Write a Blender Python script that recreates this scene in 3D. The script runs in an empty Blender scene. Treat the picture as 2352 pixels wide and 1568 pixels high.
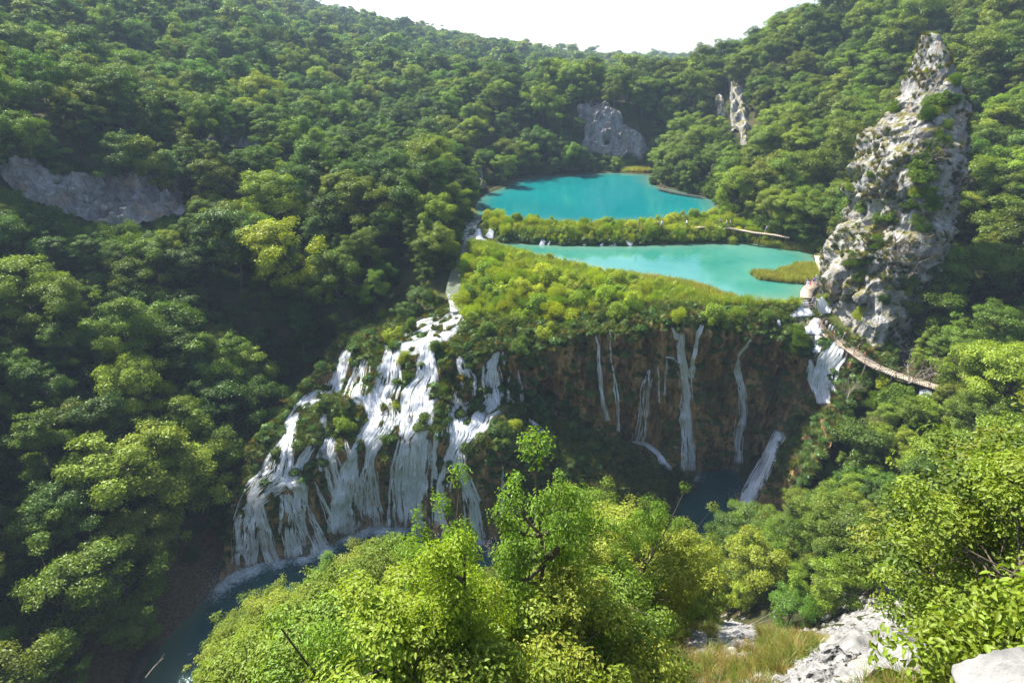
import bpy, math, random
import numpy as np
from mathutils import Vector
from mathutils.bvhtree import BVHTree

# ------------------------------------------------------------------ camera, light, exposure
SC = bpy.context.scene
CAMZ, PITCH, FPX = 60.0, math.radians(26.0), 2352 * 20.0 / 36.0
cam_data = bpy.data.cameras.new('camera')
cam_data.lens = 20.0; cam_data.sensor_width = 36.0
cam_data.clip_start = 0.05; cam_data.clip_end = 6000
cam = bpy.data.objects.new('camera', cam_data); SC.collection.objects.link(cam)
cam.location = (0, 0, CAMZ); cam.rotation_euler = (math.pi / 2 - PITCH, 0, 0)
SC.camera = cam

SUN_AZ, SUN_EL = math.radians(-48), math.radians(50)      # azimuth from +Y, negative = to the left
world = bpy.data.worlds.new('World'); SC.world = world; world.use_nodes = True
wn = world.node_tree; wn.nodes.clear()
sky = wn.nodes.new('ShaderNodeTexSky'); sky.sky_type = 'NISHITA'; sky.sun_disc = False
sky.sun_elevation = SUN_EL; sky.sun_rotation = SUN_AZ
sky.air_density = 1.0; sky.dust_density = 1.6; sky.ozone_density = 1.0
bg = wn.nodes.new('ShaderNodeBackground'); bg.inputs[1].default_value = 0.11
wo = wn.nodes.new('ShaderNodeOutputWorld')
wn.links.new(sky.outputs[0], bg.inputs[0]); wn.links.new(bg.outputs[0], wo.inputs[0])
sd = bpy.data.lights.new('sun', 'SUN'); sd.energy = 5.0; sd.angle = math.radians(0.53); sd.color = (1.0, 0.95, 0.86)
sun = bpy.data.objects.new('sun', sd); SC.collection.objects.link(sun)
to_sun = Vector((math.sin(SUN_AZ) * math.cos(SUN_EL), math.cos(SUN_AZ) * math.cos(SUN_EL), math.sin(SUN_EL)))
sun.rotation_euler = to_sun.to_track_quat('Z', 'Y').to_euler(); sun.location = (0, 0, 200)
SC.view_settings.view_transform = 'Standard'; SC.view_settings.look = 'None'
SC.view_settings.exposure = 1.45; SC.view_settings.gamma = 1.0
SC.cycles.max_bounces = 6; SC.cycles.transparent_max_bounces = 8
SC.cycles.volume_bounces = 0
SC.cycles.use_adaptive_sampling = True
SC.cycles.use_denoising = True

rng = np.random.default_rng(7); random.seed(7)
COL = SC.collection
TPL = bpy.data.collections.new('templates')               # never linked: sources for the stuff scatter

# ------------------------------------------------------------------ pixel <-> world (pixels of the 2352 px wide photograph)
CP, SP = math.cos(PITCH), math.sin(PITCH)
def ray(u, v):
    a = (u - 1176) / FPX; b = (784 - v) / FPX
    return np.array([a, CP + b * SP, -SP + b * CP])
def P(u, v, y):
    d = ray(u, v); t = y / d[1]
    return np.array([d[0] * t, y, CAMZ + d[2] * t])
def PZ(u, v, z):
    d = ray(u, v); t = (z - CAMZ) / d[2]
    return np.array([d[0] * t, d[1] * t, z])
def proj(p):
    p = np.asarray(p, float).reshape(-1, 3)
    x = p[:, 0]; y = p[:, 1]; z = p[:, 2] - CAMZ
    dep = y * CP - z * SP; up = y * SP + z * CP
    dep = np.where(dep < 0.05, 0.05, dep)
    return np.stack([1176 + FPX * x / dep, 784 - FPX * up / dep, dep], 1)

# ------------------------------------------------------------------ numpy noise
def _hash(ix, iy, iz, s):
    n = (ix * 374761393 + iy * 668265263 + iz * 2147483647 * 3 + s * 974634777) & 0xffffffff
    n = ((n ^ (n >> 13)) * 1274126177) & 0xffffffff
    n = ((n ^ (n >> 16)) * 2246822519) & 0xffffffff
    return ((n ^ (n >> 15)) & 0xffffff) / float(0xffffff)
def vnoise(p, s=0):
    p = np.asarray(p, float); i = np.floor(p).astype(np.int64); f = p - i; f = f * f * f * (f * (f * 6 - 15) + 10)
    r = 0
    for dx in (0, 1):
        wx = f[..., 0] if dx else 1 - f[..., 0]
        for dy in (0, 1):
            wy = f[..., 1] if dy else 1 - f[..., 1]
            for dz in (0, 1):
                wz = f[..., 2] if dz else 1 - f[..., 2]
                r = r + wx * wy * wz * _hash(i[..., 0] + dx, i[..., 1] + dy, i[..., 2] + dz, s)
    return r * 2 - 1
def fbm(p, o=4, s=0, g=0.5):
    a = 1.0; r = 0; t = 0; q = np.array(p, float)
    for k in range(o):
        r = r + a * vnoise(q, s + k); t += a; a *= g; q = q * 2.03 + 17.3
    return r / t
def ridged(p, o=4, s=0):
    a = 1.0; r = 0; t = 0; q = np.array(p, float)
    for k in range(o):
        r = r + a * (1 - 2 * np.abs(vnoise(q, s + k))); t += a; a *= 0.5; q = q * 2.1 + 5.7
    return r / t

def worley(p, s=0):
    p = np.asarray(p, float); i = np.floor(p).astype(np.int64); f1 = np.full(p.shape[:-1], 9.); f2 = f1.copy(); cid = np.zeros(p.shape[:-1])
    for dx in (-1, 0, 1):
        for dy in (-1, 0, 1):
            for dz in (-1, 0, 1):
                c = [i[..., 0] + dx, i[..., 1] + dy, i[..., 2] + dz]; d = 0
                for k in range(3): d = d + (c[k] + _hash(*c, s + 10 * k) - p[..., k]) ** 2
                h = _hash(*c, s + 77); new = d < f1
                f2 = np.where(new, f1, np.minimum(f2, d)); cid = np.where(new, h, cid); f1 = np.where(new, d, f1)
    return np.sqrt(f1), np.sqrt(f2), cid
def blocky(V, size, s):
    V = np.asarray(V); q = V / np.asarray(size, float); q = q + fbm(V / (np.min(size) * .7), 2, s + 3)[..., None] * .35
    a, b, c = worley(q, s); return (c * 2 - 1) * np.clip((b - a) * 5, 0, 1) - .5 * np.clip(1 - (b - a) * 8, 0, 1)

# ------------------------------------------------------------------ mesh helpers
def new_mesh(name, V, F, mats=(), smooth=False, attrs=None, mi=None):
    me = bpy.data.meshes.new(name)
    V = np.asarray(V, np.float32); F = np.asarray(F, np.int32)
    n = F.shape[1]
    me.vertices.add(len(V)); me.vertices.foreach_set('co', V.ravel())
    me.loops.add(F.size); me.loops.foreach_set('vertex_index', F.ravel())
    me.polygons.add(len(F)); me.polygons.foreach_set('loop_start', np.arange(0, F.size, n, dtype=np.int32))
    me.polygons.foreach_set('loop_total', np.full(len(F), n, np.int32))
    if smooth: me.polygons.foreach_set('use_smooth', np.ones(len(F), bool))
    for m in mats: me.materials.append(m)
    if mi is not None: me.polygons.foreach_set('material_index', np.asarray(mi, np.int32))
    me.update(calc_edges=True)
    for k, a in (attrs or {}).items():
        at = me.attributes.new(k, 'FLOAT', 'POINT'); at.data.foreach_set('value', np.asarray(a, np.float32))
    return me
def tag(o, label=None, cat=None, group=None, kind=None):
    if label: o['label'] = label
    if cat: o['category'] = cat
    if group: o['group'] = group
    if kind: o['kind'] = kind
    return o
def link(name, data, parent=None, loc=(0, 0, 0), rz=0, sc=1):
    o = bpy.data.objects.new(name, data); COL.objects.link(o)
    if parent is not None: o.parent = parent
    o.location = loc; o.rotation_euler = (0, 0, rz)
    o.scale = (sc, sc, sc) if np.isscalar(sc) else sc
    return o
def grid_faces(n, m):
    i = np.arange(n - 1)[:, None] * m + np.arange(m - 1)[None]
    return np.stack([i, i + m, i + m + 1, i + 1], -1).reshape(-1, 4)
def tube(pts, rad, k=6):
    pts = np.asarray(pts, float); n = len(pts)
    rad = np.broadcast_to(rad, (n,))
    t = np.gradient(pts, axis=0); t /= np.linalg.norm(t, axis=1)[:, None] + 1e-9
    ref = np.array([0.3, 0.2, 0.93]) if abs(t[0][2]) < 0.8 else np.array([1.0, 0.1, 0])
    a = np.cross(t, ref); a /= np.linalg.norm(a, axis=1)[:, None] + 1e-9
    b = np.cross(t, a)
    an = np.linspace(0, 2 * math.pi, k, endpoint=False)
    V = pts[:, None] + rad[:, None, None] * (np.cos(an)[None, :, None] * a[:, None] + np.sin(an)[None, :, None] * b[:, None])
    F = []
    i = np.arange(n - 1)[:, None] * k; j = np.arange(k)[None]; j2 = (j + 1) % k
    F = np.stack([i + j, i + k + j, i + k + j2, i + j2], -1).reshape(-1, 4)
    return V.reshape(-1, 3), F
class MB:
    def __init__(s): s.V = []; s.F = []; s.n = 0
    def add(s, V, F):
        s.V.append(np.asarray(V, float)); s.F.append(np.asarray(F) + s.n); s.n += len(V)
    def tube(s, pts, rad, k=6): s.add(*tube(pts, rad, k))
    def box(s, c, half, ax=None):
        c = np.asarray(c, float); ax = np.eye(3) if ax is None else np.asarray(ax, float)
        v = np.array([[x, y, z] for x in (-1, 1) for y in (-1, 1) for z in (-1, 1)], float) * np.asarray(half)
        s.add(c + v @ ax, [[0, 1, 3, 2], [4, 6, 7, 5], [0, 4, 5, 1], [2, 3, 7, 6], [0, 2, 6, 4], [1, 5, 7, 3]])
    def mesh(s, name, mat, smooth=False): return new_mesh(name, np.concatenate(s.V), np.concatenate(s.F), [mat], smooth)

# ------------------------------------------------------------------ materials
def nt(name):
    m = bpy.data.materials.new(name); m.use_nodes = True; t = m.node_tree; t.nodes.clear()
    o = t.nodes.new('ShaderNodeOutputMaterial'); return m, t, o
def N(t, typ, **kw):
    n = t.nodes.new(typ)
    for k, v in kw.items():
        if k.startswith('i_'):
            key = k[2:]; key = int(key) if key.isdigit() else key
            n.inputs[key].default_value = v
        else: setattr(n, k, v)
    return n
def noise(t, scale, detail=5, rough=0.55, vec=None, dim='3D'):
    n = N(t, 'ShaderNodeTexNoise', noise_dimensions=dim); n.inputs['Scale'].default_value = scale
    n.inputs['Detail'].default_value = detail; n.inputs['Roughness'].default_value = rough
    if vec is not None: t.links.new(vec, n.inputs['Vector'])
    return n.outputs['Fac']
def ramp(t, fac, stops):
    r = N(t, 'ShaderNodeValToRGB'); e = r.color_ramp.elements
    while len(e) < len(stops): e.new(0.5)
    for k, (p, c) in enumerate(stops):
        e[k].position = p; e[k].color = (*c, 1) if len(c) == 3 else c
    t.links.new(fac, r.inputs[0]); return r.outputs[0]
def fmap(t, fac, a, b, c=0.0, d=1.0):
    r = N(t, 'ShaderNodeMapRange'); t.links.new(fac, r.inputs[0])
    for k, v in zip((1, 2, 3, 4), (a, b, c, d)): r.inputs[k].default_value = v
    return r.outputs[0]
def mix(t, f, a, b, blend='MIX'):
    m = N(t, 'ShaderNodeMixRGB', blend_type=blend)
    for k, v in ((0, f), (1, a), (2, b)):
        if isinstance(v, (int, float)): m.inputs[k].default_value = v
        elif isinstance(v, tuple): m.inputs[k].default_value = (*v, 1)
        else: t.links.new(v, m.inputs[k])
    return m.outputs[0]
def math_(t, op, a, b=0.0):
    m = N(t, 'ShaderNodeMath', operation=op)
    for k, v in ((0, a), (1, b)):
        if isinstance(v, (int, float)): m.inputs[k].default_value = v
        else: t.links.new(v, m.inputs[k])
    return m.outputs[0]
def bump(t, h, strength=0.5, dist=0.1):
    b = N(t, 'ShaderNodeBump'); b.inputs['Strength'].default_value = strength; b.inputs['Distance'].default_value = dist
    t.links.new(h, b.inputs['Height']); return b.outputs[0]
def princ(t, o, col, rough=0.8, nrm=None, spec=None):
    p = N(t, 'ShaderNodeBsdfPrincipled')
    if isinstance(col, tuple): p.inputs['Base Color'].default_value = (*col, 1)
    else: t.links.new(col, p.inputs['Base Color'])
    if isinstance(rough, (int, float)): p.inputs['Roughness'].default_value = rough
    else: t.links.new(rough, p.inputs['Roughness'])
    if nrm is not None: t.links.new(nrm, p.inputs['Normal'])
    if spec is not None: p.inputs['Specular IOR Level'].default_value = spec
    if o is not None: t.links.new(p.outputs[0], o.inputs[0])
    return p
def geo(t): return N(t, 'ShaderNodeNewGeometry')
def attr(t, name, typ='GEOMETRY'):
    a = N(t, 'ShaderNodeAttribute', attribute_name=name, attribute_type=typ); return a
def sepz(t, vec):
    s = N(t, 'ShaderNodeSeparateXYZ'); t.links.new(vec, s.inputs[0]); return s.outputs

def leaf_mat(name, scattered, trans=0.42):
    m, t, o = nt(name)
    lv = attr(t, 'lv').outputs['Fac']
    if scattered:
        c = attr(t, 'tone', 'INSTANCER').outputs['Color']
    else:
        c = N(t, 'ShaderNodeObjectInfo').outputs['Color']
    h = N(t, 'ShaderNodeHueSaturation'); t.links.new(c, h.inputs['Color'])
    t.links.new(fmap(t, lv, 0, 1, 0.485, 0.515), h.inputs['Hue'])
    t.links.new(fmap(t, lv, 0, 1, 0.65, 1.4), h.inputs['Value'])
    col = h.outputs[0]
    d = N(t, 'ShaderNodeBsdfDiffuse'); t.links.new(col, d.inputs[0])
    tr = N(t, 'ShaderNodeBsdfTranslucent')
    tc = mix(t, 1.0, col, (1.15, 1.25, 0.40), 'MULTIPLY'); t.links.new(tc, tr.inputs[0])
    mx = N(t, 'ShaderNodeMixShader', i_0=trans); t.links.new(d.outputs[0], mx.inputs[1]); t.links.new(tr.outputs[0], mx.inputs[2])
    g = N(t, 'ShaderNodeBsdfGlossy'); g.inputs['Roughness'].default_value = 0.42; g.inputs['Color'].default_value = (0.6, 0.75, 0.5, 1)
    m2 = N(t, 'ShaderNodeMixShader', i_0=0.025); t.links.new(mx.outputs[0], m2.inputs[1]); t.links.new(g.outputs[0], m2.inputs[2])
    t.links.new(m2.outputs[0], o.inputs[0]); return m
M = {}
M['leaf'] = leaf_mat('leaf', False); M['leaf_s'] = leaf_mat('leaf_scattered', True)
def simple(name, stops, scale, rough=0.85, bs=0.5, bd=0.05, detail=6):
    m, t, o = nt(name); g = geo(t)
    f = noise(t, scale, detail, 0.6, g.outputs['Position'])
    princ(t, o, ramp(t, f, stops), rough, bump(t, f, bs, bd)); return m
M['bark'] = simple('bark', [(0.3, (0.05, 0.038, 0.026)), (0.7, (0.14, 0.11, 0.08))], 9)
M['bare'] = simple('bare_wood', [(0.3, (0.16, 0.12, 0.10)), (0.7, (0.34, 0.28, 0.24))], 6)
M['plank'] = simple('plank', [(0.3, (0.30, 0.23, 0.16)), (0.7, (0.50, 0.42, 0.33))], 5)
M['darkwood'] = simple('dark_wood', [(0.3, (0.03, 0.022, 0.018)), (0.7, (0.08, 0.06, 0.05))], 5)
def flat(name, c, r=0.8):
    m, t, o = nt(name); f = noise(t, 20, 3); princ(t, o, mix(t, f, tuple(x * 0.8 for x in c), tuple(min(1, x * 1.1) for x in c)), r); return m

def limestone(name, light=(0.46, 0.445, 0.42), dark=(0.13, 0.125, 0.125), moss=True, scale=1.0, warm=(0.27, 0.20, 0.12)):
    m, t, o = nt(name); g = geo(t)
    pos = g.outputs['Position']
    mp = N(t, 'ShaderNodeMapping'); mp.inputs['Scale'].default_value = (1, 1, 0.35); t.links.new(pos, mp.inputs[0])
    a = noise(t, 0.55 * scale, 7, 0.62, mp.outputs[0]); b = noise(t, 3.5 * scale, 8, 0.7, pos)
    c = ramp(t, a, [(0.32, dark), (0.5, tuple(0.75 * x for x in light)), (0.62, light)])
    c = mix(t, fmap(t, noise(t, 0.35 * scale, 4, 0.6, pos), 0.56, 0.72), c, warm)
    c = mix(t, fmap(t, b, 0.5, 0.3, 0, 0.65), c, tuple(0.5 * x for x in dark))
    if moss:
        z = sepz(t, g.outputs['Normal'])[2]
        mm = math_(t, 'MULTIPLY', fmap(t, z, 0.3, 0.65), fmap(t, noise(t, 0.7 * scale, 5, 0.6, pos), 0.42, 0.55))
        gc = ramp(t, noise(t, 2.3, 5, 0.6, pos), [(0.35, (0.07, 0.10, 0.02)), (0.65, (0.22, 0.17, 0.05))])
        c = mix(t, mm, c, gc)
    vo = N(t, 'ShaderNodeTexVoronoi', feature='DISTANCE_TO_EDGE'); vo.inputs['Scale'].default_value = 0.9 * scale; t.links.new(mp.outputs[0], vo.inputs['Vector'])
    crack = fmap(t, vo.outputs[0], 0.0, 0.05)
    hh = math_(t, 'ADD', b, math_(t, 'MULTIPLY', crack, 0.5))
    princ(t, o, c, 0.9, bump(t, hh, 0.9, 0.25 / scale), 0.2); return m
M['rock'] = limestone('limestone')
M['rock_near'] = limestone('limestone_near', (0.60, 0.58, 0.55), (0.26, 0.25, 0.24), False, 5.0, (0.46, 0.40, 0.33))
M['rock_shade'] = limestone('limestone_weathered', (0.44, 0.41, 0.39), (0.17, 0.155, 0.15), False, 0.5, (0.42, 0.28, 0.17))
M['boulder'] = simple('pale_boulder', [(0.34, (0.07, 0.07, 0.068)), (0.5, (0.20, 0.195, 0.185)), (0.68, (0.31, 0.30, 0.285))], 3.0, 0.9, 1.0, 0.1, 9)

def water_mat(name, deep, shallow, nscale, foam=False, rough=0.04, bscale=2.0, bs=0.05):
    m, t, o = nt(name); g = geo(t); pos = g.outputs['Position']
    f = noise(t, nscale, 5, 0.6, pos)
    c = mix(t, fmap(t, f, 0.35, 0.7), deep, shallow)
    sh = attr(t, 'shore').outputs['Fac']
    c = mix(t, sh, c, tuple(min(1, 0.55 * x + y) for x, y in zip(shallow, (0.07, 0.07, 0.03))))
    mp = N(t, 'ShaderNodeMapping'); mp.inputs['Scale'].default_value = (1, 0.6, 1); t.links.new(pos, mp.inputs[0])
    w = noise(t, bscale, 4, 0.6, mp.outputs[0])
    r = rough
    if foam:
        fa = attr(t, 'foam').outputs['Fac']
        fn = noise(t, 2.2, 8, 0.72, pos)
        ff = fmap(t, math_(t, 'ADD', fa, math_(t, 'MULTIPLY', math_(t, 'SUBTRACT', fn, 0.5), 1.3)), 0.35, 0.95)
        c = mix(t, ff, c, (0.72, 0.78, 0.82)); r = fmap(t, ff, 0, 1, rough, 0.6)
    else:   # light wind ruffles change the gloss in broad patches
        r = fmap(t, noise(t, nscale * 1.3, 3, 0.5, mp.outputs[0]), 0.5, 0.62, rough, rough + 0.14)
    princ(t, o, c, r, bump(t, w, bs, 0.3), 0.25 if foam else 0.5); return m
M['pool'] = water_mat('pool_water', (0.008, 0.045, 0.045), (0.018, 0.075, 0.068), 0.12, True, 0.05, 3.0, 0.25)
M['near_lake'] = water_mat('near_lake_water', (0.012, 0.145, 0.112), (0.07, 0.225, 0.175), 0.05, False)  # paler noise patches: shallows plus soft reflections painted into the water colour
M['far_lake'] = water_mat('far_lake_water', (0.0, 0.125, 0.135), (0.003, 0.17, 0.17), 0.03, False, 0.05)
def stream_mat():
    m, t, o = nt('stream_water'); g = geo(t); pos = g.outputs['Position']
    f = noise(t, 1.3, 8, 0.75, pos); fa = attr(t, 'foam').outputs['Fac']
    ff = fmap(t, math_(t, 'ADD', fa, math_(t, 'MULTIPLY', math_(t, 'SUBTRACT', f, 0.5), 1.8)), 0.4, 0.6)
    c = mix(t, ff, (0.09, 0.11, 0.06), (0.7, 0.72, 0.74))
    princ(t, o, c, fmap(t, ff, 0, 1, 0.3, 0.6), bump(t, f, 0.8, 0.3)); return m
M['stream'] = stream_mat()
def fall_mat():
    m, t, o = nt('falling_water')
    lv = attr(t, 'lv').outputs['Fac']
    c = mix(t, lv, (0.86, 0.90, 0.95), (0.98, 0.98, 0.99))
    d = N(t, 'ShaderNodeBsdfDiffuse'); t.links.new(c, d.inputs[0])
    tr = N(t, 'ShaderNodeBsdfTranslucent'); t.links.new(c, tr.inputs[0])
    mx = N(t, 'ShaderNodeMixShader', i_0=0.45); t.links.new(d.outputs[0], mx.inputs[1]); t.links.new(tr.outputs[0], mx.inputs[2])
    tp = N(t, 'ShaderNodeBsdfTransparent')
    m2 = N(t, 'ShaderNodeMixShader'); t.links.new(fmap(t, lv, 0, 1, 0.55, 1.0), m2.inputs[0])
    t.links.new(tp.outputs[0], m2.inputs[1]); t.links.new(mx.outputs[0], m2.inputs[2])
    t.links.new(m2.outputs[0], o.inputs[0]); return m
M['fall'] = fall_mat()
def tufa_mat():
    m, t, o = nt('travertine'); g = geo(t); pos = g.outputs['Position']
    mp = N(t, 'ShaderNodeMapping'); mp.inputs['Scale'].default_value = (1, 1, 0.22); t.links.new(pos, mp.inputs[0])
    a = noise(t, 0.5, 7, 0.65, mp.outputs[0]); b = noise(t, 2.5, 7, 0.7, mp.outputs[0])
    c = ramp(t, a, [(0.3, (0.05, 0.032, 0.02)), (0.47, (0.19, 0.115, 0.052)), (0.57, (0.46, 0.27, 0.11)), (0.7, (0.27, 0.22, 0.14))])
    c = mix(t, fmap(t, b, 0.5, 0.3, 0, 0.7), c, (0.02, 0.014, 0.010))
    z = sepz(t, g.outputs['Normal'])[2]; zz = sepz(t, pos)[2]
    mn = noise(t, 0.35, 6, 0.65, pos)
    mm = fmap(t, math_(t, 'ADD', z, math_(t, 'MULTIPLY', math_(t, 'SUBTRACT', mn, 0.5), 2.0)), 0.22, 0.5)
    gc = ramp(t, noise(t, 1.4, 6, 0.7, pos), [(0.3, (0.02, 0.04, 0.008)), (0.5, (0.06, 0.085, 0.015)), (0.7, (0.17, 0.13, 0.03))])
    c = mix(t, mm, c, gc)
    fa = attr(t, 'flow').outputs['Fac']
    mq = N(t, 'ShaderNodeMapping'); mq.inputs['Scale'].default_value = (1, 0.6, 0.09); t.links.new(pos, mq.inputs[0])
    fn = noise(t, 4.5, 9, 0.8, mq.outputs[0])
    ff = fmap(t, math_(t, 'ADD', fa, math_(t, 'MULTIPLY', math_(t, 'SUBTRACT', fn, 0.5), 4.5)), 0.75, 1.25)
    c = mix(t, ff, c, (0.92, 0.94, 0.96))
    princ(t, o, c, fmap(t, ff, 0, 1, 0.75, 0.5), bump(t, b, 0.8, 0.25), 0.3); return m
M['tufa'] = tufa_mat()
def ground_mat():
    m, t, o = nt('forest_floor'); g = geo(t); pos = g.outputs['Position']
    zz = sepz(t, g.outputs['Normal'])[2]
    a = noise(t, 0.4, 7, 0.65, pos); b = noise(t, 3, 6, 0.7, pos)
    c = ramp(t, a, [(0.3, (0.015, 0.022, 0.007)), (0.5, (0.04, 0.045, 0.014)), (0.68, (0.075, 0.055, 0.028))])
    r = attr(t, 'rocky').outputs['Fac']
    rc = ramp(t, b, [(0.35, (0.16, 0.14, 0.11)), (0.6, (0.40, 0.38, 0.34))])
    c = mix(t, fmap(t, math_(t, 'ADD', r, math_(t, 'MULTIPLY', math_(t, 'SUBTRACT', a, 0.5), 1.5)), 0.5, 0.6), c, rc)
    e = attr(t, 'earth').outputs['Fac']
    c = mix(t, e, c, ramp(t, b, [(0.3, (0.05, 0.032, 0.018)), (0.55, (0.12, 0.085, 0.05)), (0.75, (0.17, 0.13, 0.085))]))
    w = attr(t, 'meadow').outputs['Fac']
    c = mix(t, w, c, ramp(t, b, [(0.3, (0.05, 0.07, 0.015)), (0.7, (0.13, 0.14, 0.03))]))
    princ(t, o, c, 0.95, bump(t, b, 0.8, 0.2), 0.1); return m
M['ground'] = ground_mat()

# ------------------------------------------------------------------ terrain
def rbf_fit(pts):
    pts = np.array(pts, float); n = len(pts)
    d = np.linalg.norm(pts[:, None, :2] - pts[None, :, :2], axis=2)
    A = np.zeros((n + 3, n + 3)); A[:n, :n] = d - 0.15 * np.eye(n) * 0
    A[:n, n] = 1; A[:n, n + 1:] = pts[:, :2]; A[n, :n] = 1; A[n + 1:, :n] = pts[:, :2].T
    w = np.linalg.solve(A + 1e-9 * np.eye(n + 3), np.concatenate([pts[:, 2], np.zeros(3)]))
    return pts[:, :2], w
def rbf_eval(m, x, y):
    c, w = m; q = np.stack([np.ravel(x), np.ravel(y)], 1); out = np.empty(len(q)); n = len(c)
    for i in range(0, len(q), 20000):
        d = np.linalg.norm(q[i:i + 20000, None] - c[None], axis=2)
        out[i:i + 20000] = d @ w[:n] + w[n] + q[i:i + 20000] @ w[n + 1:]
    return out.reshape(np.shape(x))
FRONT = [(0, 0, 58.3), (0, -12, 60), (0, -60, 75), (-40, -12, 55), (40, -12, 60), (0, 1.6, 55.5), (0, 3, 52), (0, 6, 47.5), (0, 10, 43), (0, 14, 39.5), (0, 20, 34.5), (2.5, 24, 31.5), (0, 30, 21),
 (0, 36, 9), (0, 42, -1.5), (-15, 20, 29), (-14, 26, 24), (-15, 32, 11), (-13, 38, -1), (-12, 8, 42), (-6, 5, 47), (-24, 10, 34), (-20, 19, 22), (-24, 25, 8), (-27, 30, 1.5), (-29, 36, -.6),
 (6.5, 7.4, 50), (3, 1.6, 57.2), (-3, 2, 54), (4, 4, 53.2), (8, 5, 53), (11, 10, 46), (14, 16, 38), (14, 24, 29), (25, 28, 23), (38, 33, 24), (28, 44, 13), (22, 40, 9),
 (14, 43, 1), (14, 55, -1.5), (27, 55, 1.0), (40, 56, 9), (47, 62, 18), (50, 65.5, 22.4), (53, 62.5, 22.0), (60, 50, 22), (60, 30, 34), (60, 8, 55), (30, 8, 50), (95, 55, 45), (95, 20, 60), (140, 0, 80),
 (28, 64, -2), (34, 63, -1.5), (-37, 46, -.9), (-37, 40, -.5), (-35, 52, -1.5), (-38, 34, -.5), (-40, 22, -.5), (-46, 34, .8), (-43, 43, .8), (-41, 50, 1.5), (-42, 57, 4), (-42, 67, 9),
 (-51, 42, 7), (-62, 48, 14), (-74, 57, 22), (-98, 68, 36), (-55, 72, 20), (-100, 30, 40), (-150, 60, 75), (-60, 22, 14), (-60, 0, 30),
 (-25, 60, -2), (-25, 72, -2), (-10, 60, -2), (-10, 75, -2), (5, 60, -2), (5, 75, -2), (20, 70, -2), (20, 77, -2), (35, 72, -2), (35, 78, -2), (-33, 70, -1), (45, 70, 14), (44, 66, 8), (-20, 50, -1.5), (0, 52, -1.5)]
BACK = [(-42, 67, 9), (-40, 76, 14), (-36, 85, 19), (-30, 95, 24), (-55, 72, 20), (-51, 42, 7), (-62, 48, 14), (-74, 57, 22), (-98, 68, 36), (-150, 60, 75), (-60, 100, 30), (-80, 108, 35),
 (-86, 114, 49), (-89, 164, 47), (-120, 148, 56), (-153, 198, 69), (-134, 232, 72), (-100, 225, 58), (-73, 215, 46), (-40, 200, 36), (-16, 168, 31), (-11, 115, 28), (-14, 135, 29), (-25, 120, 31), (-48, 130, 36),
 (-35, 150, 34), (-60, 160, 41), (-160, 100, 80), (-200, 200, 98), (-200, 300, 100), (-110, 330, 62), (-264, 700, 112), (-150, 480, 84), (-350, 520, 140), (-15, 285, 46), (51, 332, 45), (-105, 570, 80), (-8, 484, 62), (30, 413, 48),
 (-236, 753, 112), (5, 206, 44), (-14, 201, 43), (22, 210, 46), (56, 216, 45), (22, 196, 29), (33, 199.5, 29.6), (42, 200, 29.6), (34, 206, 43.5), (43, 207, 43), (0, 188, 29.5), (20, 240, 46), (55, 245, 45), (46, 203, 29.5), (-10, 232, 46), (92, 289, 45), (200, 400, 56), (100, 500, 44), (300, 300, 85), (0, 900, 60), (-350, 950, 120), (350, 900, 60),
 (60, 140, 31), (58, 162, 31), (50, 178, 29.5), (67, 150, 38), (94, 167, 50), (117, 172, 60), (128, 162, 65), (98, 221, 69), (70, 200, 45), (88, 259, 52), (150, 200, 83), (160, 130, 85), (170, 170, 92), (90, 113, 36), (82, 91, 29), (75, 100, 31),
 (64, 110, 28.5), (68, 74, 21), (62, 66, 21), (53, 63, 22.0), (52, 71, 23.2), (47, 78, 23.6), (50, 67, 22.9), (49, 84, 26), (53, 95, 26.8), (110, 90, 48), (130, 110, 68), (95, 55, 45), (140, 0, 80), (60, 50, 22),
 (0, 90, 26.8), (10, 84, 26.8), (30, 82, 26.9), (45, 81, 25), (-8, 95, 26.2), (20, 100, 26.8), (-15, 88, 23), (-22, 88, 20), (-8, 84, 25.4),
 (0, 125, 28.9), (17, 121, 28.9), (40, 125, 28.9), (30, 119, 28.7), (50, 130, 29)]
FR, BK = rbf_fit(FRONT), rbf_fit(BACK)

def L(*a): return [np.array(q) for q in a]
# travertine barrier: stations from the far-left bank to the right bank; levels base -> rim -> back
STN = []
def station(base, *lv):
    b = PZ(base[0], base[1], 0.0); pts = [b + [0, -.6, -2.5], b] + [P(*q) for q in lv]
    while len(pts) < 9: pts.append(pts[-1] + [0, 3, .3])
    STN.append(pts)
station((500, 1330), (520, 1230, 55.5), (545, 1120, 59), (605, 1000, 64), (665, 920, 69), (740, 830, 77), (775, 785, 83), (840, 720, 91))
station((580, 1290), (582, 1215, 56.6), (600, 1130, 58), (650, 1030, 62), (690, 940, 68), (765, 890, 74), (797, 795, 81), (880, 725, 90))
station((660, 1290), (660, 1210, 57.5), (665, 1120, 59), (700, 1010, 63), (740, 930, 68), (800, 880, 72.5), (820, 790, 79), (920, 725, 88))
station((745, 1255), (740, 1180, 59.6), (735, 1070, 61), (745, 990, 64.5), (800, 915, 68), (840, 860, 72), (860, 790, 77), (960, 725, 86))
station((830, 1212), (835, 1120, 62.2), (845, 1010, 63.4), (865, 950, 67), (885, 890, 70), (900, 805, 73.5), (930, 770, 77.5), (1010, 715, 84.5))
station((960, 1210), (960, 1110, 62.2), (960, 1005, 62.8), (970, 950, 66), (980, 870, 69.5), (985, 800, 73), (1000, 760, 77), (1040, 705, 84))
station((1060, 1235), (1060, 1120, 60.3), (1060, 1010, 62.3), (1050, 955, 65.5), (1070, 890, 68.5), (1070, 815, 71), (1080, 770, 75), (1090, 720, 82))
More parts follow.
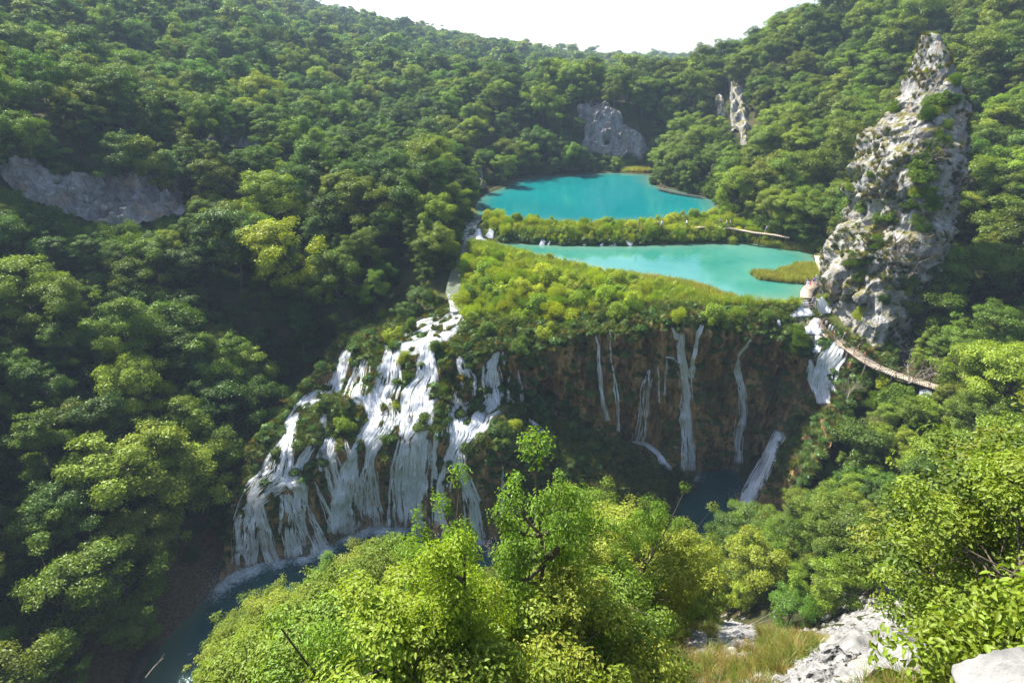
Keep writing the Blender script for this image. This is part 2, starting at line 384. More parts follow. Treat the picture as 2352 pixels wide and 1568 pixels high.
station((1150, 1225), (1150, 1130, 60.8), (1160, 1015, 62), (1150, 938, 68), (1145, 880, 70.5), (1150, 805, 71.5), (1160, 770, 75), (1160, 720, 81))
station((1245, 1235), (1245, 1130, 61), (1235, 1040, 63.5), (1215, 965, 69.5), (1235, 900, 72.3), (1245, 800, 72.6), (1250, 765, 75.5), (1250, 710, 81))
station((1370, 1235), (1370, 1150, 60.5), (1350, 1080, 64), (1330, 975, 72.0), (1335, 890, 73.2), (1340, 775, 73.2), (1345, 745, 76.5), (1345, 700, 81))
station((1490, 1215), (1480, 1150, 62.5), (1460, 1090, 66.5), (1415, 995, 73.2), (1420, 880, 73.6), (1425, 765, 73.4), (1430, 738, 76.8), (1430, 700, 81))
station((1550, 1165), (1540, 1125, 67), (1525, 1075, 71), (1480, 1035, 74.0), (1490, 890, 74.5), (1495, 760, 73.8), (1500, 735, 77), (1500, 700, 81))
station((1600, 1088), (1598, 1040, 74.4), (1596, 970, 74.8), (1594, 900, 75), (1594, 830, 74.8), (1592, 755, 73.9), (1595, 732, 77), (1595, 700, 81))
station((1690, 1075), (1690, 1030, 75.6), (1692, 970, 76.2), (1695, 900, 76.4), (1697, 830, 76), (1700, 765, 75), (1700, 735, 77.5), (1700, 705, 81))
station((1755, 1085), (1760, 1030, 74.8), (1775, 965, 75.6), (1785, 900, 75.5), (1790, 840, 75.2), (1795, 775, 74.8), (1795, 740, 77.5), (1790, 705, 81))
station((1700, 1140), (1745, 1080, 68), (1792, 1000, 70), (1835, 940, 71.5), (1850, 870, 72.5), (1855, 800, 74), (1850, 750, 77.5), (1840, 710, 81))
station((1720, 1175), (1782, 1090, 64.5), (1835, 1005, 67), (1895, 930, 69), (1905, 860, 71), (1915, 805, 73), (1885, 755, 77), (1865, 715, 81))
station((1760, 1215), (1850, 1100, 59), (1925, 1010, 62), (1965, 935, 65.5), (2010, 880, 67), (2050, 858, 68.5), (2040, 825, 74), (1960, 780, 79))
STN = np.array(STN)                                      # (ns, 9, 3)
def catmull(A, n, axis):
    A = np.moveaxis(A, axis, 0); k = len(A)
    # spread samples by mean length of every interval
    seg = np.linalg.norm(np.diff(A, axis=0), axis=-1); seg = seg.reshape(k - 1, -1).mean(1) + 0.4
    cum = np.concatenate([[0], np.cumsum(seg)]); s = np.linspace(0, cum[-1], n)
    i = np.clip(np.searchsorted(cum, s, side='right') - 1, 0, k - 2); f = ((s - cum[i]) / seg[i]).reshape((-1,) + (1,) * (A.ndim - 1))
    p0 = A[np.maximum(i - 1, 0)]; p1 = A[i]; p2 = A[i + 1]; p3 = A[np.minimum(i + 2, k - 1)]
    m1 = (p2 - p0) * .38; m2 = (p3 - p1) * .38
    h = (2 * f**3 - 3 * f**2 + 1) * p1 + (f**3 - 2 * f**2 + f) * m1 + (-2 * f**3 + 3 * f**2) * p2 + (f**3 - f**2) * m2
    return np.moveaxis(h, 0, axis)
def z1(l): return [(459.4 + a * .5493, 516.8 + b * .5493, w * .5493) for a, b, w in l]
def z5(l): return [(1091 + a * .3662, 631.6 + b * .3662, w * .3662) for a, b, w in l]
def z3(l): return [(1722.6 + a * .293, 516.8 + b * .293, w * .293) for a, b, w in l]
FALLS = []   # (label, density, [paths])
def fall(label, dens, *paths): FALLS.append((label, dens, paths))
fall('wide left-edge cascade sliding down the mossy rim to the lower pool', 1.0,
     z1([(615, 525, 25), (575, 640, 45), (555, 690, 45), (500, 715, 50), (430, 750, 40), (385, 820, 40), (370, 890, 50), (345, 980, 80), (330, 1040, 100), (270, 1090, 90), (220, 1150, 70), (195, 1250, 75), (190, 1420, 80)]),
     z1([(240, 1150, 40), (270, 1250, 45), (310, 1420, 50)]))
fall('double fall beside the leftmost cascade, spreading like a skirt over a brown hump', 0.9,
     z1([(370, 1040, 60), (420, 1100, 40), (440, 1200, 45), (480, 1300, 60), (510, 1390, 80)]),
     z1([(360, 1120, 25), (380, 1200, 50), (390, 1290, 80), (420, 1380, 110)]))
fall('short rill joining the left cascade under overhanging bushes', 0.7, z1([(470, 920, 30), (430, 990, 40), (410, 1040, 50)]), z1([(530, 790, 30), (515, 850, 40), (500, 900, 25)]))
fall('thin slanting trickle on brown rock between two broad falls at lower left', 0.8, z1([(480, 1070, 12), (510, 1130, 20), (545, 1210, 30), (560, 1290, 20)]))
fall('lacy pair of falls under the bright maple tree', 0.7, z1([(560, 870, 30), (540, 960, 60), (560, 1040, 60), (580, 1150, 55), (590, 1260, 50)]), z1([(610, 900, 15), (630, 1000, 22), (640, 1080, 18)]))
fall('wide white fall filling the middle of the cascade down to the spray', 1.0,
     z1([(800, 505, 50), (790, 580, 65), (775, 650, 100), (740, 730, 110), (765, 790, 120), (745, 850, 100), (710, 900, 90), (680, 960, 100), (660, 1030, 130), (650, 1120, 160), (650, 1200, 180), (645, 1290, 210)]))
fall('slim veil fall left of the middle cascade below low green bushes', 0.75, z1([(690, 560, 30), (670, 640, 55), (640, 720, 60), (700, 750, 30)]))
fall('white torrent from the lake outlet running over the rim of the cascade', 1.5,
     z1([(1065, 270, 20), (1070, 310, 30), (1090, 360, 50), (1040, 420, 80), (960, 450, 120), (880, 490, 100), (810, 510, 60)]), z1([(960, 440, 60), (1000, 455, 80), (1040, 440, 60)]))
fall('tall stepped fall in the sunlit centre splitting around a ledge', 1.2,
     z1([(960, 495, 60), (955, 560, 60), (960, 640, 80), (930, 700, 120), (920, 780, 120), (900, 850, 130), (870, 900, 90)]),
     z1([(860, 890, 40), (830, 1000, 30), (825, 1100, 32), (830, 1260, 36)]), z1([(930, 890, 60), (930, 1000, 65), (920, 1100, 70), (920, 1270, 80)]),
     z1([(985, 850, 30), (980, 960, 22), (990, 1060, 15)]), z1([(880, 900, 50), (878, 1050, 60), (880, 1200, 30)]))
fall('fall forking in two strands over an arching lip above dark pool', 1.2,
     z1([(1075, 530, 20), (1095, 580, 30), (1115, 640, 40), (1095, 720, 60), (1080, 790, 80), (1095, 870, 100), (1070, 930, 50), (1040, 1000, 50), (1020, 1100, 55), (1010, 1250, 60)]),
     z1([(1085, 940, 25), (1110, 1050, 30), (1140, 1150, 38), (1165, 1310, 50)]))
fall('fan shaped fall landing on a white ledge by the orange mossy mound', 1.0,
     z1([(1250, 530, 20), (1225, 590, 70), (1230, 650, 85), (1240, 720, 75), (1250, 755, 90)]), z1([(1240, 755, 70), (1185, 795, 60), (1170, 840, 50), (1130, 880, 70)]))
fall('two hair-thin trickles down the brown wall beside the fan shaped fall', 0.6, z1([(1295, 600, 8), (1290, 740, 10)]), z1([(1330, 600, 8), (1345, 680, 15), (1350, 790, 10)]))
fall('short bright rill behind the mossy mound under the cave', 1.0, z1([(1375, 812, 15), (1430, 860, 20), (1450, 880, 12)]))
fall('faint trickle below the mossy mound beside the dead branch', 0.6, z1([(1265, 1000, 10), (1265, 1120, 22), (1260, 1240, 25)]))
fall('slender straight fall, leftmost on the dark wall', 1.0, z5([(757, 350, 8), (775, 480, 22), (790, 650, 26), (800, 800, 30), (825, 915, 45)]))
fall('faint veil just beside the leftmost straight fall of the dark wall', 0.55, z5([(845, 340, 8), (855, 560, 10), (880, 680, 25), (900, 980, 20)]))
fall('faint triangular veil starting halfway down the dark wall', 0.3, z5([(1095, 590, 18), (1080, 680, 50), (1055, 850, 60), (1020, 1050, 80)]))
fall('pair of thread-like trickles left of the tallest straight fall', 0.5, z5([(1150, 565, 8), (1155, 800, 12)]), z5([(1195, 520, 6), (1190, 760, 14)]))
fall('tallest straight white fall on the dark wall, plunging into the deep pool', 1.5,
     z5([(1300, 360, 30), (1290, 450, 35), (1300, 580, 42), (1320, 750, 50), (1325, 950, 60), (1330, 1225, 80)]), z5([(1220, 310, 10), (1265, 400, 20)]), z5([(1190, 510, 10), (1240, 515, 12), (1290, 575, 12)]))
fall('short slanting fall right of the tallest straight one', 0.8, z5([(1420, 310, 25), (1385, 430, 30), (1365, 560, 25), (1350, 650, 30)]))
fall('rightmost veil of the dark wall, forking below its lip', 0.65, z5([(1730, 400, 20), (1655, 490, 15), (1645, 600, 50), (1670, 720, 60), (1670, 900, 60), (1650, 1180, 60)]))
fall('thin trickle between green cushions near the boardwalk weir', 0.8, z5([(1900, 265, 10), (1905, 330, 14), (1930, 385, 15)]))
fall('white run-off curling along the foot of the dark wall', 1.2, z5([(985, 1040, 20), (1080, 1060, 30), (1150, 1110, 35), (1200, 1190, 45), (1230, 1225, 40)]))
fall('broad glaring white fall directly below the boardwalk', 1.5, z3([(690, 930, 110), (670, 985, 130), (610, 1060, 130), (575, 1150, 115), (560, 1260, 115), (575, 1400, 90)]))
fall('narrow fall with a dark rock left of the glaring boardwalk fall', 1.0, z3([(520, 870, 80), (525, 1000, 60)]), z3([(470, 1050, 30), (475, 1180, 50), (510, 1290, 40)]))
fall('thin side rill right of the glaring boardwalk fall', 0.8, z3([(750, 1030, 50), (695, 1110, 30), (650, 1300, 30)]))
fall('white water pouring over the plank weir left of the steps', 1.6, z3([(400, 600, 90), (395, 650, 110), (400, 720, 150)]), z3([(460, 775, 120), (500, 810, 130), (490, 860, 90)]))
fall('white rapids between the steps and the grey crag', 1.5, z3([(545, 570, 80), (570, 640, 100), (575, 700, 70)]))
fall('small white cascade half hidden by shrubs below the boardwalk end', 1.2, z3([(1350, 1290, 60), (1360, 1330, 80), (1375, 1370, 50)]))
fall('long white chute at right running behind shrubs into the deep pool', 1.4, z5([(1920, 985, 60), (1870, 1080, 60), (1835, 1180, 80), (1770, 1280, 90), (1720, 1360, 90), (1690, 1440, 60)]))
fall('small white spout from the bank between the lakes, leftmost of its row', .7, [(1200, 534, 9), (1200, 543, 9), (1201, 553, 11)])
fall('forked little spout on the middle bank beside a green cushion', .7, [(1247, 549, 10), (1243, 557, 11), (1240, 564, 14)], [(1262, 548, 4), (1262, 556, 4), (1258, 563, 5)])
fall('thread of water on the middle bank between two wider spouts', 1.2, [(1343, 551, 5), (1343, 558, 5), (1343, 565, 8)])
fall('thin thread close to the brightest spout of the middle bank', 1.2, [(1383, 553, 4), (1382, 560, 5), (1379, 566, 7)])
fall('cone shaped bright spout in the middle of the bank', .7, [(1407, 549, 6), (1407, 558, 9), (1407, 568, 16)])
fall('curved spout right of the cone shaped one on the middle bank', .7, [(1432, 543, 6), (1438, 555, 8), (1450, 564, 20)])
fall('white rapids under bushes at the left corner between the lakes', 1.6, [(1080, 516, 20), (1068, 530, 30), (1062, 548, 34), (1085, 556, 30)], [(1128, 522, 10), (1128, 535, 12), (1122, 548, 20)], [(1098, 526, 10), (1100, 540, 12), (1104, 552, 18)])
_r = np.random.default_rng(77); _F = []
for lab, dens, paths in FALLS:          # every broad fall sheds thin side rills
    extra = []
    for p in paths:
        q = np.array(p); wm = q[:, 2].mean()
        if wm < 18 or len(q) < 4 or q[:, 0].mean() > 1290: continue
        for k in range(2 + int(wm / 16)):
            i0 = _r.integers(0, len(q) - 2); i1 = min(len(q), i0 + _r.integers(2, 5)); sg = _r.choice([-1, 1]); o_f = sg * (.5 * q[i0:i1, 2] + _r.uniform(2, 5) + np.arange(i1 - i0) * _r.uniform(1, 5))
            extra.append([(u + f, v + _r.uniform(-3, 3), _r.uniform(3, 7)) for (u, v, w), f in zip(q[i0:i1], o_f)])
    _F.append((lab, dens, list(paths) + extra))
FALLS = _F
def gapmask(p):
    p = np.asarray(p, float); return np.clip(1 - 4 * (fbm(p / np.array([1.2, 1.2, 5.0]), 3, 404) - .12) * (p[..., 0] < 10), 0, 1)
def flow_of(pts):
    pf = proj(pts); flow = np.zeros(len(pts), np.float32)
    for lab, dens, paths in FALLS:
        for p in paths:
            p = np.array(p); lo = p.min(0) - 60; hi = p.max(0) + 60
            idx = np.where((pf[:, 0] > lo[0]) & (pf[:, 0] < hi[0]) & (pf[:, 1] > lo[1]) & (pf[:, 1] < hi[1]))[0]
            for i in range(len(p) - 1):
                a, b = p[i], p[i + 1]; e = b[:2] - a[:2]
                t = np.clip(((pf[idx, 0] - a[0]) * e[0] + (pf[idx, 1] - a[1]) * e[1]) / (e @ e + 1e-6), 0, 1)
                d = np.hypot(pf[idx, 0] - a[0] - t * e[0], pf[idx, 1] - a[1] - t * e[1]) / (.5 * (a[2] + (b[2] - a[2]) * t) + 1)
                flow[idx] = np.maximum(flow[idx], np.clip(1.3 - d, 0, 1) * min(.64, dens * .46))
    return flow * gapmask(pts)
NSX, NSZ = 820, 330
S = catmull(catmull(STN, NSZ, 1), NSX, 0)                # (NSX, NSZ, 3)
def normals(S):
    du = np.gradient(S, axis=0); dv = np.gradient(S, axis=1); n = np.cross(du, dv)
    return n / (np.linalg.norm(n, axis=-1, keepdims=True) + 1e-9)
nrm = normals(S)
for _ in range(6):
    nrm[1:-1, 1:-1] = (nrm[1:-1, 1:-1] + nrm[2:, 1:-1] + nrm[:-2, 1:-1] + nrm[1:-1, 2:] + nrm[1:-1, :-2]); nrm /= np.linalg.norm(nrm, axis=-1, keepdims=True) + 1e-9
big = fbm(S / 6.0, 2, 3) * 1.1
pil = S / np.array([1.3, 1.3, 6.0]); wallk = np.clip((S[..., 1] - 70) / 2, 0, 1) * np.clip((S[..., 0] - 8) / 6, 0, 1); drape = (1 + .9 * wallk) * ridged(pil + fbm(S / 3, 2, 60)[..., None] * .5, 3, 11) * 0.55
fine = fbm(S / 0.9, 4, 23, .6) * 0.42
lump = np.maximum(0, fbm(S / 2.2, 2, 41)) * 1.5
fade = np.clip(np.minimum(np.arange(NSZ) / 25.0, (NSZ - 1 - np.arange(NSZ)) / 40.0), 0, 1)[None]
fl0 = flow_of(S.reshape(-1, 3)).reshape(NSX, NSZ)
disp = (big + (drape + fine + lump) * (1 - .75 * np.clip(fl0 * 2, 0, 1))) * fade
pxS = proj(S.reshape(-1, 3)).reshape(NSX, NSZ, 3)
for (cu, cv, r, dep) in [(1267, 902, 16, 2.6), (1241, 884, 9, 1.6), (1655, 957, 16, 1.6), (1735, 908, 14, 1.8), (1478, 790, 8, 1.2), (1215, 945, 8, 1.2), (1660, 925, 9, 1.2), (1535, 900, 9, 1.0)]:
    g = np.exp(-(((pxS[..., 0] - cu) / r)**2 + ((pxS[..., 1] - cv) / (r * 1.3))**2)); disp = disp - dep * g * (S[..., 1] > 69)
S = S + nrm * disp[..., None]
S[..., 2] = np.where(np.arange(NSZ)[None] > NSZ * .8, np.minimum(S[..., 2], 27.6), S[..., 2])
RIMX = STN[:, 7, 0] * .5 + STN[:, 8, 0] * .5; RIMY = STN[:, 7, 1] * .5 + STN[:, 8, 1] * .5
o_ = np.argsort(RIMX); RIMX, RIMY = RIMX[o_], RIMY[o_]
def sdist(poly, x, y):
    poly = np.asarray(poly, float); x = np.asarray(x, float); y = np.asarray(y, float)
    d = np.full(x.shape, 1e9); inside = np.zeros(x.shape, bool); n = len(poly)
    for i in range(n):
        a, b = poly[i], poly[(i + 1) % n]; e = b - a
        t = np.clip(((x - a[0]) * e[0] + (y - a[1]) * e[1]) / (e @ e + 1e-12), 0, 1)
        d = np.minimum(d, np.hypot(x - a[0] - t * e[0], y - a[1] - t * e[1]))
        c = ((a[1] > y) != (b[1] > y)) & (x < (b[0] - a[0]) * (y - a[1]) / (b[1] - a[1] + 1e-12) + a[0])
        inside ^= c
    return np.where(inside, -d, d)
NLZ, FLZ = 26.5, 28.5
def zp(z, *pp): return [PZ(u, v, z)[:2] for u, v in pp]
NEAR = zp(NLZ, (1120, 572), (1200, 588), (1300, 604), (1400, 628), (1500, 645), (1580, 655), (1600, 690), (1640, 692), (1730, 692), (1800, 690), (1850, 684), (1866, 655), (1874, 625), (1878, 596), (1862, 578), (1780, 562), (1700, 556), (1450, 563), (1300, 563), (1180, 558), (1140, 556))
FAR = zp(FLZ, (1100, 497), (1180, 505), (1350, 511), (1500, 505), (1600, 492), (1645, 482), (1640, 462), (1600, 448), (1560, 440), (1510, 430), (1490, 415), (1492, 402), (1400, 397), (1330, 401), (1230, 407), (1190, 413), (1160, 430), (1110, 448), (1092, 470))
CH = [PZ(1100, 500, 28.4), PZ(1072, 528, 27.6), PZ(1062, 560, 26.7), PZ(1058, 590, 26.55), PZ(1052, 620, 26.45), PZ(1045, 645, 26.3), PZ(1040, 670, 26.1), PZ(1050, 695, 25.9), PZ(1052, 715, 25.5)]
CH = np.array(CH)
def ground(x, y):
    x = np.asarray(x, float); y = np.asarray(y, float)
    f = rbf_eval(FR, x, y); b = rbf_eval(BK, x, y)
    ry = np.interp(x, RIMX, RIMY)
    inn = (x > RIMX[0]) & (x < RIMX[-1])
    lx = np.clip((RIMX[0] - x) / 10, 0, 1); rx = np.clip((x - RIMX[-1]) / 8, 0, 1)
    k = np.clip((y - ry) / 1.0 + 1, 0, 1)
    soft = np.clip((y - ry + 6) / 12, 0, 1)
    k = np.where(x < RIMX[0], k * (1 - lx) + soft * lx, np.where(x > RIMX[-1], k * (1 - rx) + soft * rx, k))
    z = f * (1 - k) + b * k
    p = np.stack([x, y, np.zeros_like(x)], -1)
    rough = np.clip((z - 1) / 6, 0, 1)
    flatk = np.clip(np.minimum(np.abs(y - 105) / 30 - .6, 1), 0, 1) if False else 1.0
    z = z + fbm(p / 25, 3, 71) * 1.6 * rough * np.clip(np.abs(z - 27.5) / 5, 0.1, 1) + fbm(p / 3, 3, 75) * .25 * rough
    for poly, lv in ((NEAR, NLZ), (FAR, FLZ)):
        s = sdist(poly, x, y); t = np.clip(s / 2.5, 0, 1)
        edge = lv + np.clip(s * .7, -1.6, .35)
        z = np.where(s < 2.5, edge * (1 - t) + np.maximum(z, lv + .2) * t, z)
    for i in range(len(CH) - 1):
        a, b2 = CH[i], CH[i + 1]; e = b2[:2] - a[:2]
        t = np.clip(((x - a[0]) * e[0] + (y - a[1]) * e[1]) / (e @ e), 0, 1)
        d = np.hypot(x - a[0] - t * e[0], y - a[1] - t * e[1]); lev = a[2] + (b2[2] - a[2]) * t - .35
        z = np.where(d < 2.6, np.minimum(z, lev + np.clip(d - 1.6, 0, 1) * 1.0), z)
    # the camera stands on the rock
    z = np.where(np.hypot(x, y) < 2.0, np.minimum(z, 58.4), z)
    return z
def axis(lo, hi, step, far, g=1.12):
    a = list(np.arange(lo, hi + .01, step)); s = step
    while a[-1] < far[1]: s *= g; a.append(a[-1] + s)
    s = step
    while a[0] > far[0]: s *= g; a.insert(0, a[0] - s)
    return np.array(a)
gx = axis(-115, 140, 1.0, (-1500, 1500)); gy = axis(-8, 232, 1.0, (-110, 1550))
X, Y = np.meshgrid(gx, gy, indexing='ij'); Z = ground(X, Y)
meadow = np.clip((np.interp(Y, [76, 80, 136, 142], [0, 1, 1, 0])) * np.interp(X, [-14, -8, 56, 64], [0, 1, 1, 0]), 0, 1)
earth = ((X < -20) & (X > -60) & (Z < 8) & (Y < 75)).astype(float) * np.clip((8 - Z) / 5, 0, 1)
rocky = np.exp(-((X - 7) ** 2 + (Y - 7) ** 2) / 40) * 1.0 + np.exp(-((X - 60) ** 2 + (Y - 85) ** 2) / 220) * .45 + 0
gm = new_mesh('ground', np.stack([X, Y, Z], -1).reshape(-1, 3), grid_faces(len(gx), len(gy)), [M['ground']], True,
              {'meadow': meadow.ravel(), 'earth': earth.ravel(), 'rocky': rocky.ravel()})
tag(link('ground', gm), kind='structure')
BVH_G = BVHTree.FromPolygons([Vector(v) for v in np.stack([X, Y, Z], -1).reshape(-1, 3)], grid_faces(len(gx), len(gy)).tolist())
def gz(x, y): return float(ground(np.array([x]), np.array([y]))[0])

# ------------------------------------------------------------------ waterfalls traced over the barrier
# how strongly each point of the barrier carries white water
SF = S.reshape(-1, 3); flow = flow_of(SF)
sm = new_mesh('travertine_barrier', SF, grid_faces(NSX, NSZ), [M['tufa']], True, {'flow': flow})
tag(link('travertine_barrier_terrain', sm), kind='structure')
BVH_S = BVHTree.FromPolygons([Vector(v) for v in SF], grid_faces(NSX, NSZ).tolist())
O = Vector((0, 0, CAMZ))
def hit(u, v, bvhs):
    d = Vector(ray(u, v)).normalized(); best = None
    for b in bvhs:
        r = b.ray_cast(O, d, 2500)
        if r[0] is not None and (best is None or r[3] < best[3]): best = r
    return best
def fall_mesh(paths, dens, seed, fwd=.12):
    r = np.random.default_rng(seed); Vs = []; Fs = []; A = []; n = 0
    for p in paths:
        p = np.array(p, float); seg = np.hypot(*np.diff(p[:, :2], axis=0).T); cum = np.concatenate([[0], np.cumsum(seg)]); T = cum[-1]
        wm = p[:, 2].mean(); ns = int((12 + wm * 4.6) * dens * max(1, T / 80) * (1.0 if wm > 16 else 1.15))
        nb = max(1, int(wm / 9)); bc = (np.arange(nb) + .5) / nb - .5 + r.normal(0, .08 / nb, nb) if nb > 1 else np.zeros(1); bp = r.uniform(0, 6.28, nb); bw = r.uniform(.5, 1.5, nb)
        for k in range(ns):
            ib = r.choice(nb, p=bw / bw.sum()); o = bc[ib] * 1.08 + r.normal(0, .36 / nb if nb > 1 else .22); ln = r.uniform(18, 80); s0 = r.uniform(-15, T - 10); s1 = min(T, s0 + ln); s0 = max(0, s0)
            if s1 - s0 < 6: continue
            ss = np.arange(s0, s1 + .1, 3.2 if T > 40 else 1.6); ph = r.uniform(0, 6.28)
            u = np.interp(ss, cum, p[:, 0]); v = np.interp(ss, cum, p[:, 1]); w = np.interp(ss, cum, p[:, 2])
            tu = np.gradient(u); tv = np.gradient(v); ll = np.hypot(tu, tv) + 1e-6
            off = w * (o + .13 / nb * np.sin(ss / 30 + bp[ib]) + .02 * np.sin(ss / 9 + ph)); uu = u - tv / ll * off; vv = v + tu / ll * off
            lift = r.uniform(.05, .28); pts = []; nn = []
            for a, b in zip(uu, vv):
                h = hit(a, b, (BVH_S, BVH_G))
                if h is None or h[0].z < -.3: continue
                q = np.array(h[0])
                m = np.array(h[1]); m = m if m @ np.array(ray(a, b)) < 0 else -m
                if pts and np.linalg.norm(q - pts[-1]) > 3.5: break
                pts.append(q); nn.append(m)
            if len(pts) < 3: continue
            pts = np.array(pts); nn = np.array(nn)
            if wm > 16 and pts[0, 0] < 10 and pts[0, 1] < 90:
                g_ = gapmask(pts) > r.uniform(.1, .9); best = (0, 0); i0 = None
                for i_, f_ in enumerate(list(g_) + [False]):
                    if f_ and i0 is None: i0 = i_
                    if not f_ and i0 is not None:
                        if i_ - i0 > best[1] - best[0]: best = (i0, i_)
                        i0 = None
                pts = pts[best[0]:best[1]]; nn = nn[best[0]:best[1]]
                if len(pts) < 3: continue
            for _ in range(2):
                pts[1:-1] = (pts[:-2] + 2 * pts[1:-1] + pts[2:]) / 4; nn[1:-1] = (nn[:-2] + nn[1:-1] + nn[2:])
            nn /= np.linalg.norm(nn, axis=1)[:, None] + 1e-9
            pts = pts + nn * lift + np.array([0, -fwd, .02])
            pts[:, 2] = np.maximum(pts[:, 2], .06)
            tg = np.gradient(pts, axis=0); side = np.cross(tg, nn + [0, -.5, 0]); side /= np.linalg.norm(side, axis=1)[:, None] + 1e-9
            m = len(pts); wd = r.uniform(.015, .075) * np.clip(np.sin(np.linspace(.12, math.pi - .12, m)) * 1.6, .15, 1) * (1 + .3 * np.sin(ss[:m] * .9 + ph))
            bow = nn * (wd * .35)[:, None]
            V = np.stack([pts - side * wd[:, None], pts + bow, pts + side * wd[:, None]], 1).reshape(-1, 3)
            Vs.append(V); Fs.append(grid_faces(m, 3) + n); n += len(V); A.append(np.full(len(V), np.clip(r.normal(.6, .3), 0, 1)))
    if not Vs: return None
    return new_mesh('waterfall', np.concatenate(Vs), np.concatenate(Fs), [M['fall']], True, {'lv': np.concatenate(A)})
for k, (lab, dens, paths) in enumerate(FALLS):
    me = fall_mesh(paths, dens, 100 + k, .5 if 'spout' in lab or 'middle bank' in lab else .12)
    if me: tag(link('waterfall', me), lab, 'waterfall', 'waterfalls over the travertine barrier')
    else: print('EMPTY FALL', lab)

# ------------------------------------------------------------------ water surfaces
def water(name, x0, x1, y0, y1, z, step, mat, poly=None, foam=None):
    xs = np.arange(x0, x1, step); ys = np.arange(y0, y1, step); X, Y = np.meshgrid(xs, ys, indexing='ij')
    at = {}
    sh = np.zeros(X.shape)
    if poly is not None:
        s = sdist(poly, X, Y); sh = np.clip(1 + s / 6.0, 0, 1) ** 2
    if foam is not None: sh = np.clip(1 + ground(X, Y) / 1.0, 0, 1) * (X < -10)
    at['shore'] = sh.ravel()
    if foam is not None: at['foam'] = foam(X, Y).ravel()
    F = grid_faces(len(xs), len(ys)); V = np.stack([X, Y, np.full(X.shape, z)], -1).reshape(-1, 3)
    if poly is not None:
        keep = (s.ravel()[F] < 1.2).any(1); F = F[keep]; used = np.unique(F); re = np.zeros(len(V), int); re[used] = np.arange(len(used))
        F = re[F]; V = V[used]; at = {k: a[used] for k, a in at.items()}
    o = link(name, new_mesh(name, V, F, [mat], True, at))
    return tag(o, kind='structure')
FO = [(PZ(u, v, 0), r, a) for u, v, r, a in [(575, 1300, 3.5, 1), (540, 1320, 3.0, .9), (510, 1345, 2.6, .75), (500, 1370, 2, .5), (640, 1290, 2.6, .8), (700, 1275, 3, .9), (745, 1265, 2.6, .9), (790, 1225, 3.2, 1), (830, 1215, 3.2, 1), (880, 1215, 3, .9),
      (920, 1215, 2.6, .8), (970, 1215, 2.6, .8), (1015, 1215, 2.2, .7), (1100, 1240, 2.0, .9), (1578, 1092, 2.4, 1), (1595, 1098, 1.8, .7), (1545, 1075, 1.6, .8), (1690, 1080, 1.6, .5), (1700, 1140, 2, .6), (440, 1500, .6, .6), (430, 1530, .7, .6), (490, 1480, .7, .6)]]
def poolfoam(X, Y):
    f = np.zeros(X.shape)
    for p, r, a in FO: f = np.maximum(f, .92 * a * np.exp(-((X - p[0])**2 + (Y - p[1])**2) / (r * r * .5)))
    return f
water('pool_water', -75, 50, 12, 84, 0.0, .5, M['pool'], None, poolfoam)
nx = np.array(NEAR); fx = np.array(FAR)
water('near_lake_water', nx[:, 0].min() - 3, nx[:, 0].max() + 3, nx[:, 1].min() - 1, nx[:, 1].max() + 2, NLZ, .7, M['near_lake'], NEAR)
water('far_lake_water', fx[:, 0].min() - 3, fx[:, 0].max() + 3, fx[:, 1].min() - 1, fx[:, 1].max() + 4, FLZ, 1.0, M['far_lake'], FAR)
def ribbon(name, path, hw, mat, foamf):
    path = np.asarray(path, float); cum = np.concatenate([[0], np.cumsum(np.linalg.norm(np.diff(path, axis=0), axis=1))])
    s = np.arange(0, cum[-1], .5); c = np.stack([np.interp(s, cum, path[:, k]) for k in range(3)], 1)
    t = np.gradient(c, axis=0); t[:, 2] = 0; t /= np.linalg.norm(t, axis=1)[:, None]; sd_ = np.stack([t[:, 1], -t[:, 0], 0 * t[:, 0]], 1)
    w = np.linspace(-hw, hw, 11); V = c[:, None] + sd_[:, None] * w[None, :, None]
    V[..., 2] += fbm(V / 1.1, 3, 5) * .12
    fo = np.broadcast_to(foamf(s / cum[-1])[:, None], V.shape[:2])
    return new_mesh(name, V.reshape(-1, 3), grid_faces(len(s), 11), [mat], True, {'foam': fo.ravel()})
tag(link('outlet_stream_water', ribbon('stream', CH, 1.2, M['stream'], lambda s: np.interp(s, [0, .12, .3, .4, .62, .7, .78, .9, 1], [.2, .45, .4, .0, .0, .35, .05, .35, .6]))), kind='structure')

